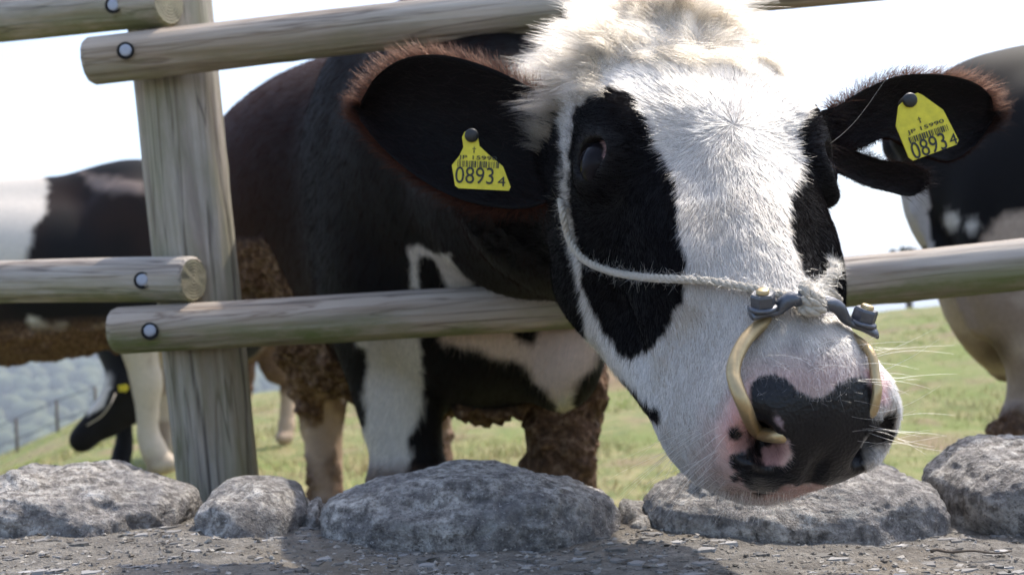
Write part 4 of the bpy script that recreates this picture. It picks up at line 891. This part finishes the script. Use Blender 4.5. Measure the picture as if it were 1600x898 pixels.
ear_tag([(722, 214), (726, 206), (736, 203), (746, 208), (749, 228), (764, 242), (786, 260), (798, 292), (795, 298), (716, 294), (711, 290), (706, 258), (718, 243), (724, 230)], 1.165, 748, 277, -2.5,
        [('0893', -6, 1, 60, 26), ('4', 36, -6, 12, 15), ('JP 15990', -2, 30, 60, 8), ('\u2020', -9, 43, 6, 10)], 'yellow ear tag numbered 08934 hanging upright below its black stud', (737, 212), 0)
ear_tag([(1400, 197), (1404, 166), (1420, 150), (1434, 145), (1442, 149), (1474, 172), (1498, 219), (1495, 226), (1427, 251), (1420, 246)], 1.115, 1459, 228, 19,
        [('0893', -7, 1, 56, 27), ('4', 32, -1, 12, 17), ('JP 15990', -2, 32, 60, 8), ('\u2020', -8, 46, 6, 10)], 'tilted dirty yellow ear tag numbered 08934 in the torn ear', (1421, 157), 0)

# ------------------------------------------------------------------ nose ring with clamp
ring = empty('nose_ring', surf(1262, 490)[0]); tag(ring, 'brass bull ring with dark bolted clamp fixed through the nostrils of the cow', 'nose ring')
def padd(name, v, f, mat, par=ring, smooth=True):
    o = link(name, mesh_np(name, v, f, smooth), None, M[mat]); o.parent = par; o.matrix_parent_inverse = par.matrix_basis.inverted(); return o
NL, nL = surf(1197, 497, .010); NR, nR = surf(1330, 520, .010); KN, nK = surf(1258, 486, .012)
nos = [surf(1222, 682)[0], surf(1358, 655)[0]]
pl = [NL - nL * .012, surf(1172, 545, .010)[0], surf(1157, 592, .012)[0], surf(1168, 634, .010)[0], surf(1192, 662, .008)[0], nos[0] + FW * .004, nos[0] + FW * .03 + HR[0] * .02]
v, f = tube(spline(pl, 60), .0056, 16); padd('ring', v, f, 'brass')
pr_ = [NR - nR * .012, surf(1350, 556, .006)[0], surf(1362, 590, .004)[0], surf(1366, 618, .003)[0], nos[1] + FW * .006, nos[1] + FW * .03 - HR[0] * .02]
v, f = tube(spline(pr_, 50), .0038, 16); padd('ring', v, f, 'brass')
def bracket(a, na, b, nb):
    mid = (a * .45 + b * .55); pts = spline([a + (a - b) * .28, a, a * .72 + b * .28 - na * .001, mid + nb * .006, b], 30); v, f = tube(pts, np.interp(np.arange(30), [0, 12, 20, 29], [.0085, .0075, .0065, .0065]), 14)
    t = nrm(b - a); k = np.repeat(np.arange(30), 14); wgt = np.interp(k, [0, 12, 20, 29], [.38, .42, .85, 1]); c = np.repeat(pts, 14, 0); off = v[:420] - c; v[:420] = c + off - (off @ na)[:, None] * na * (1 - wgt)[:, None]; return v, f
v, f = bracket(NL, nL, KN, nK); padd('clamp', v, f, 'iron'); v, f = bracket(NR, nR, KN, nK); padd('clamp', v, f, 'iron')
for c, n in ((NL, nL), (NR, nR)):
    n = nrm(n * .4 + UP * .85 - FW * .15); t1 = nrm(np.cross(n, FW)); t2 = np.cross(n, t1); a = np.linspace(0, 6.2832, 6, endpoint=False)
    rings = [(.0092, .003), (.0100, .0045), (.0100, .0125), (.0090, .0145)]; v = np.concatenate([c + n * z + r * (np.cos(a)[:, None] * t1 + np.sin(a)[:, None] * t2) for r, z in rings] + [[c + n * .0145], [c + n * .003]]); j = np.arange(6)
    F = [np.stack([i*6+j, i*6+(j+1) % 6, (i+1)*6+(j+1) % 6, (i+1)*6+j], 1) for i in range(3)] + [np.stack([18+j, 18+(j+1) % 6, np.full(6, 24)], 1)]; padd('nut', v, F, 'iron', smooth=False)
    v, f = tube(np.array([c + n * .001, c + n * .003, c + n * .0042]), np.array([.0118, .0118, .011]), 24); padd('washer', v, f, 'iron'); v, f = tube(np.array([c + n * .010, c + n * .0170, c + n * .0178]), np.array([.0052, .0052, .004]), 16); padd('bolt_end', v, f, 'brass')

# ------------------------------------------------------------------ halter rope
rope = empty('rope_halter', KN); tag(rope, 'frayed pale hemp rope halter tied in a knot over the nose of the cow', 'rope')
def lay(path, r, turns):
    """three twisted strands"""
    n = len(path); T = nrm(np.gradient(path, axis=0)); N = nrm(np.cross(T, FW)); B = np.cross(T, N); s = np.concatenate([[0], np.cumsum(np.linalg.norm(np.diff(path, axis=0), axis=1))]); out = []
    for k in range(3):
        a = s * turns * 6.283 + k * 2.094; out.append(tube(path + r * .52 * (np.cos(a)[:, None] * N + np.sin(a)[:, None] * B), r * .56, 8))
    return joined(out)
rp_ = [surf(x, y, .006)[0] for x, y in ((886, 322), (896, 368), (918, 402), (960, 420), (1010, 432), (1060, 437), (1110, 443), (1160, 453), (1205, 464), (1240, 474))]
main = spline([P(868, 262, 1.28), P(872, 292, 1.22)] + rp_ + [KN + nK * .004], 240); v, f = lay(main, .0037, 52); padd('rope', v, f, 'rope', rope)
tail = spline([KN + nK * .006, surf(1275, 455, .010)[0], surf(1285, 440, .012)[0], P(1297, 424, .955), P(1302, 412, .955)], 50); v, f = lay(tail, .0042, 48); padd('rope', v, f, 'rope', rope)
rs = spline([KN + nK * .002, surf(1280, 462, .008)[0], H(.075, .16, -.06), H(.105, .05, -.14), H(.11, -.08, -.17)], 80); v, f = lay(rs, .0037, 52); padd('rope', v, f, 'rope', rope)
kp = []
for k in range(3):
    a = np.linspace(0, 6.283, 40); t1 = nrm(np.cross(nK, [(1, .3, .2), (.2, 1, .5), (-.4, .6, 1)][k])); t2 = nrm(np.cross(nK, t1)) * .9 + nK * .45
    kp.append(lay(KN + nK * .004 + UP * -.006 * (k - .5) + .0075 * (np.cos(a)[:, None] * t1 + np.sin(a)[:, None] * t2), .0046, 46))
v, f = joined(kp); padd('knot', v, f, 'rope', rope)
def fuzz():
    A, D = [], []
    for path, n, dens in ((main, 2600, None), (tail, 900, None)):
        i = rng.integers(0, len(path), n); A.append(path[i] + rng.normal(0, .0025, (n, 3))); D.append(rng.normal(0, 1, (n, 3)))
    i = rng.integers(35, 50, 700); A.append(tail[i]); D.append(rng.normal(0, .8, (700, 3)) + .7 * UP + .5 * RT); A.append(KN + nK * .006 + rng.normal(0, .006, (500, 3))); D.append(rng.normal(0, 1, (500, 3)))
    A = np.concatenate(A); D = np.concatenate(D); n = len(A); strands('fibre', A, D, .004 + .009 * rng.random(n)**2, np.tile([.50, .44, .36], (n, 1)), rope, .00013, 4, wob=.25)
fuzz()

# ------------------------------------------------------------------ far things
def far_tree():
    b = P(1421, 491, 30.0); t = empty('tree', b); tag(t, 'small dark tree standing alone on the crest of the pasture', 'tree')
    v, f = joined([tube(spline([b - [0, 0, .3], b + [.02, 0, .3], b + [.0, 0, .8]], 8), np.linspace(.12, .07, 8), 8), tube(spline([b + [0, 0, .25], b + [.12, 0, .6], b + [.32, .1, 1.3]], 8), np.linspace(.07, .03, 8), 8), tube(spline([b + [0, 0, .25], b + [-.12, 0, .6], b + [-.28, .1, 1.3]], 8), np.linspace(.07, .03, 8), 8)])
    o = link('trunk', mesh_np('trunk', v, f), None, M['bark']); o.parent = t; o.matrix_parent_inverse = t.matrix_basis.inverted()
    n = 900; d = nrm(rng.normal(0, 1, (n, 3))) * (rng.random((n, 1))**.4) * np.array([.55, .55, .5]) + b + [0, 0, 1.35]; s = .07 + .05 * rng.random((n, 1)); e1 = nrm(rng.normal(0, 1, (n, 3))); e2 = nrm(np.cross(e1, rng.normal(0, 1, (n, 3))))
    v = np.stack([d - e1 * s, d + e2 * s * .6, d + e1 * s, d - e2 * s * .6], 1).reshape(-1, 3); m = mesh_np('crown', v, np.arange(4 * n).reshape(-1, 4), False); set_col(m, 'col', np.repeat(np.array([.03, .05, .02]) * (.6 + .8 * rng.random((n, 1))), 4, 0)); o = link('crown', m, None, M['forest']); o.parent = t; o.matrix_parent_inverse = t.matrix_basis.inverted()
far_tree()
ff = empty('wire_fence', P(60, 690, 13)); tag(ff, 'thin distant wire fence with slim posts along the pasture brow past the grazing cow', 'fence'); prev = None
for x, y in ((-70, 735), (27, 702), (90, 672), (150, 648)):
    b = P(x, y, 13.2); b[2] = ground_z(b[0], b[1]) - .1; t = b + np.array([0, 0, .5]); v, f = tube(np.array([b, (b + t) / 2, t]), .018, 8); o = link('post', mesh_np('post', v, f), None, M['bark']); o.parent = ff; o.matrix_parent_inverse = ff.matrix_basis.inverted()
    if prev is not None:
        for k in (.25, .5): v, f = tube(np.array([prev + [0, 0, k], (prev + b) / 2 + [0, 0, k - .01], b + [0, 0, k]]), .006, 6); o = link('wire', mesh_np('wire', v, f), None, M['iron']); o.parent = ff; o.matrix_parent_inverse = ff.matrix_basis.inverted()
    prev = b

# ---- air over the valley
def haze():
    x0, x1, y0, y1, z0, z1 = -4300, 4300, -400, 5200, -52, 140; v = [(x, y, z) for x in (x0, x1) for y in (y0, y1) for z in (z0, z1)]
    me = bpy.data.meshes.new('haze'); me.from_pydata(v, [], [(0, 1, 3, 2), (4, 6, 7, 5), (0, 4, 5, 1), (2, 3, 7, 6), (0, 2, 6, 4), (1, 5, 7, 3)]); o = link('haze', me)
    m = bpy.data.materials.new('haze'); m.use_nodes = True; t = m.node_tree; t.nodes.remove(t.nodes['Principled BSDF']); pv = t.nodes.new('ShaderNodeVolumePrincipled')
    pv.inputs['Color'].default_value = (.80, .88, 1, 1); pv.inputs['Density'].default_value = .0009; pv.inputs['Anisotropy'].default_value = .3
    t.links.new(pv.outputs[0], t.nodes['Material Output'].inputs['Volume']); me.materials.append(m); tag(o, kind='stuff')
haze()
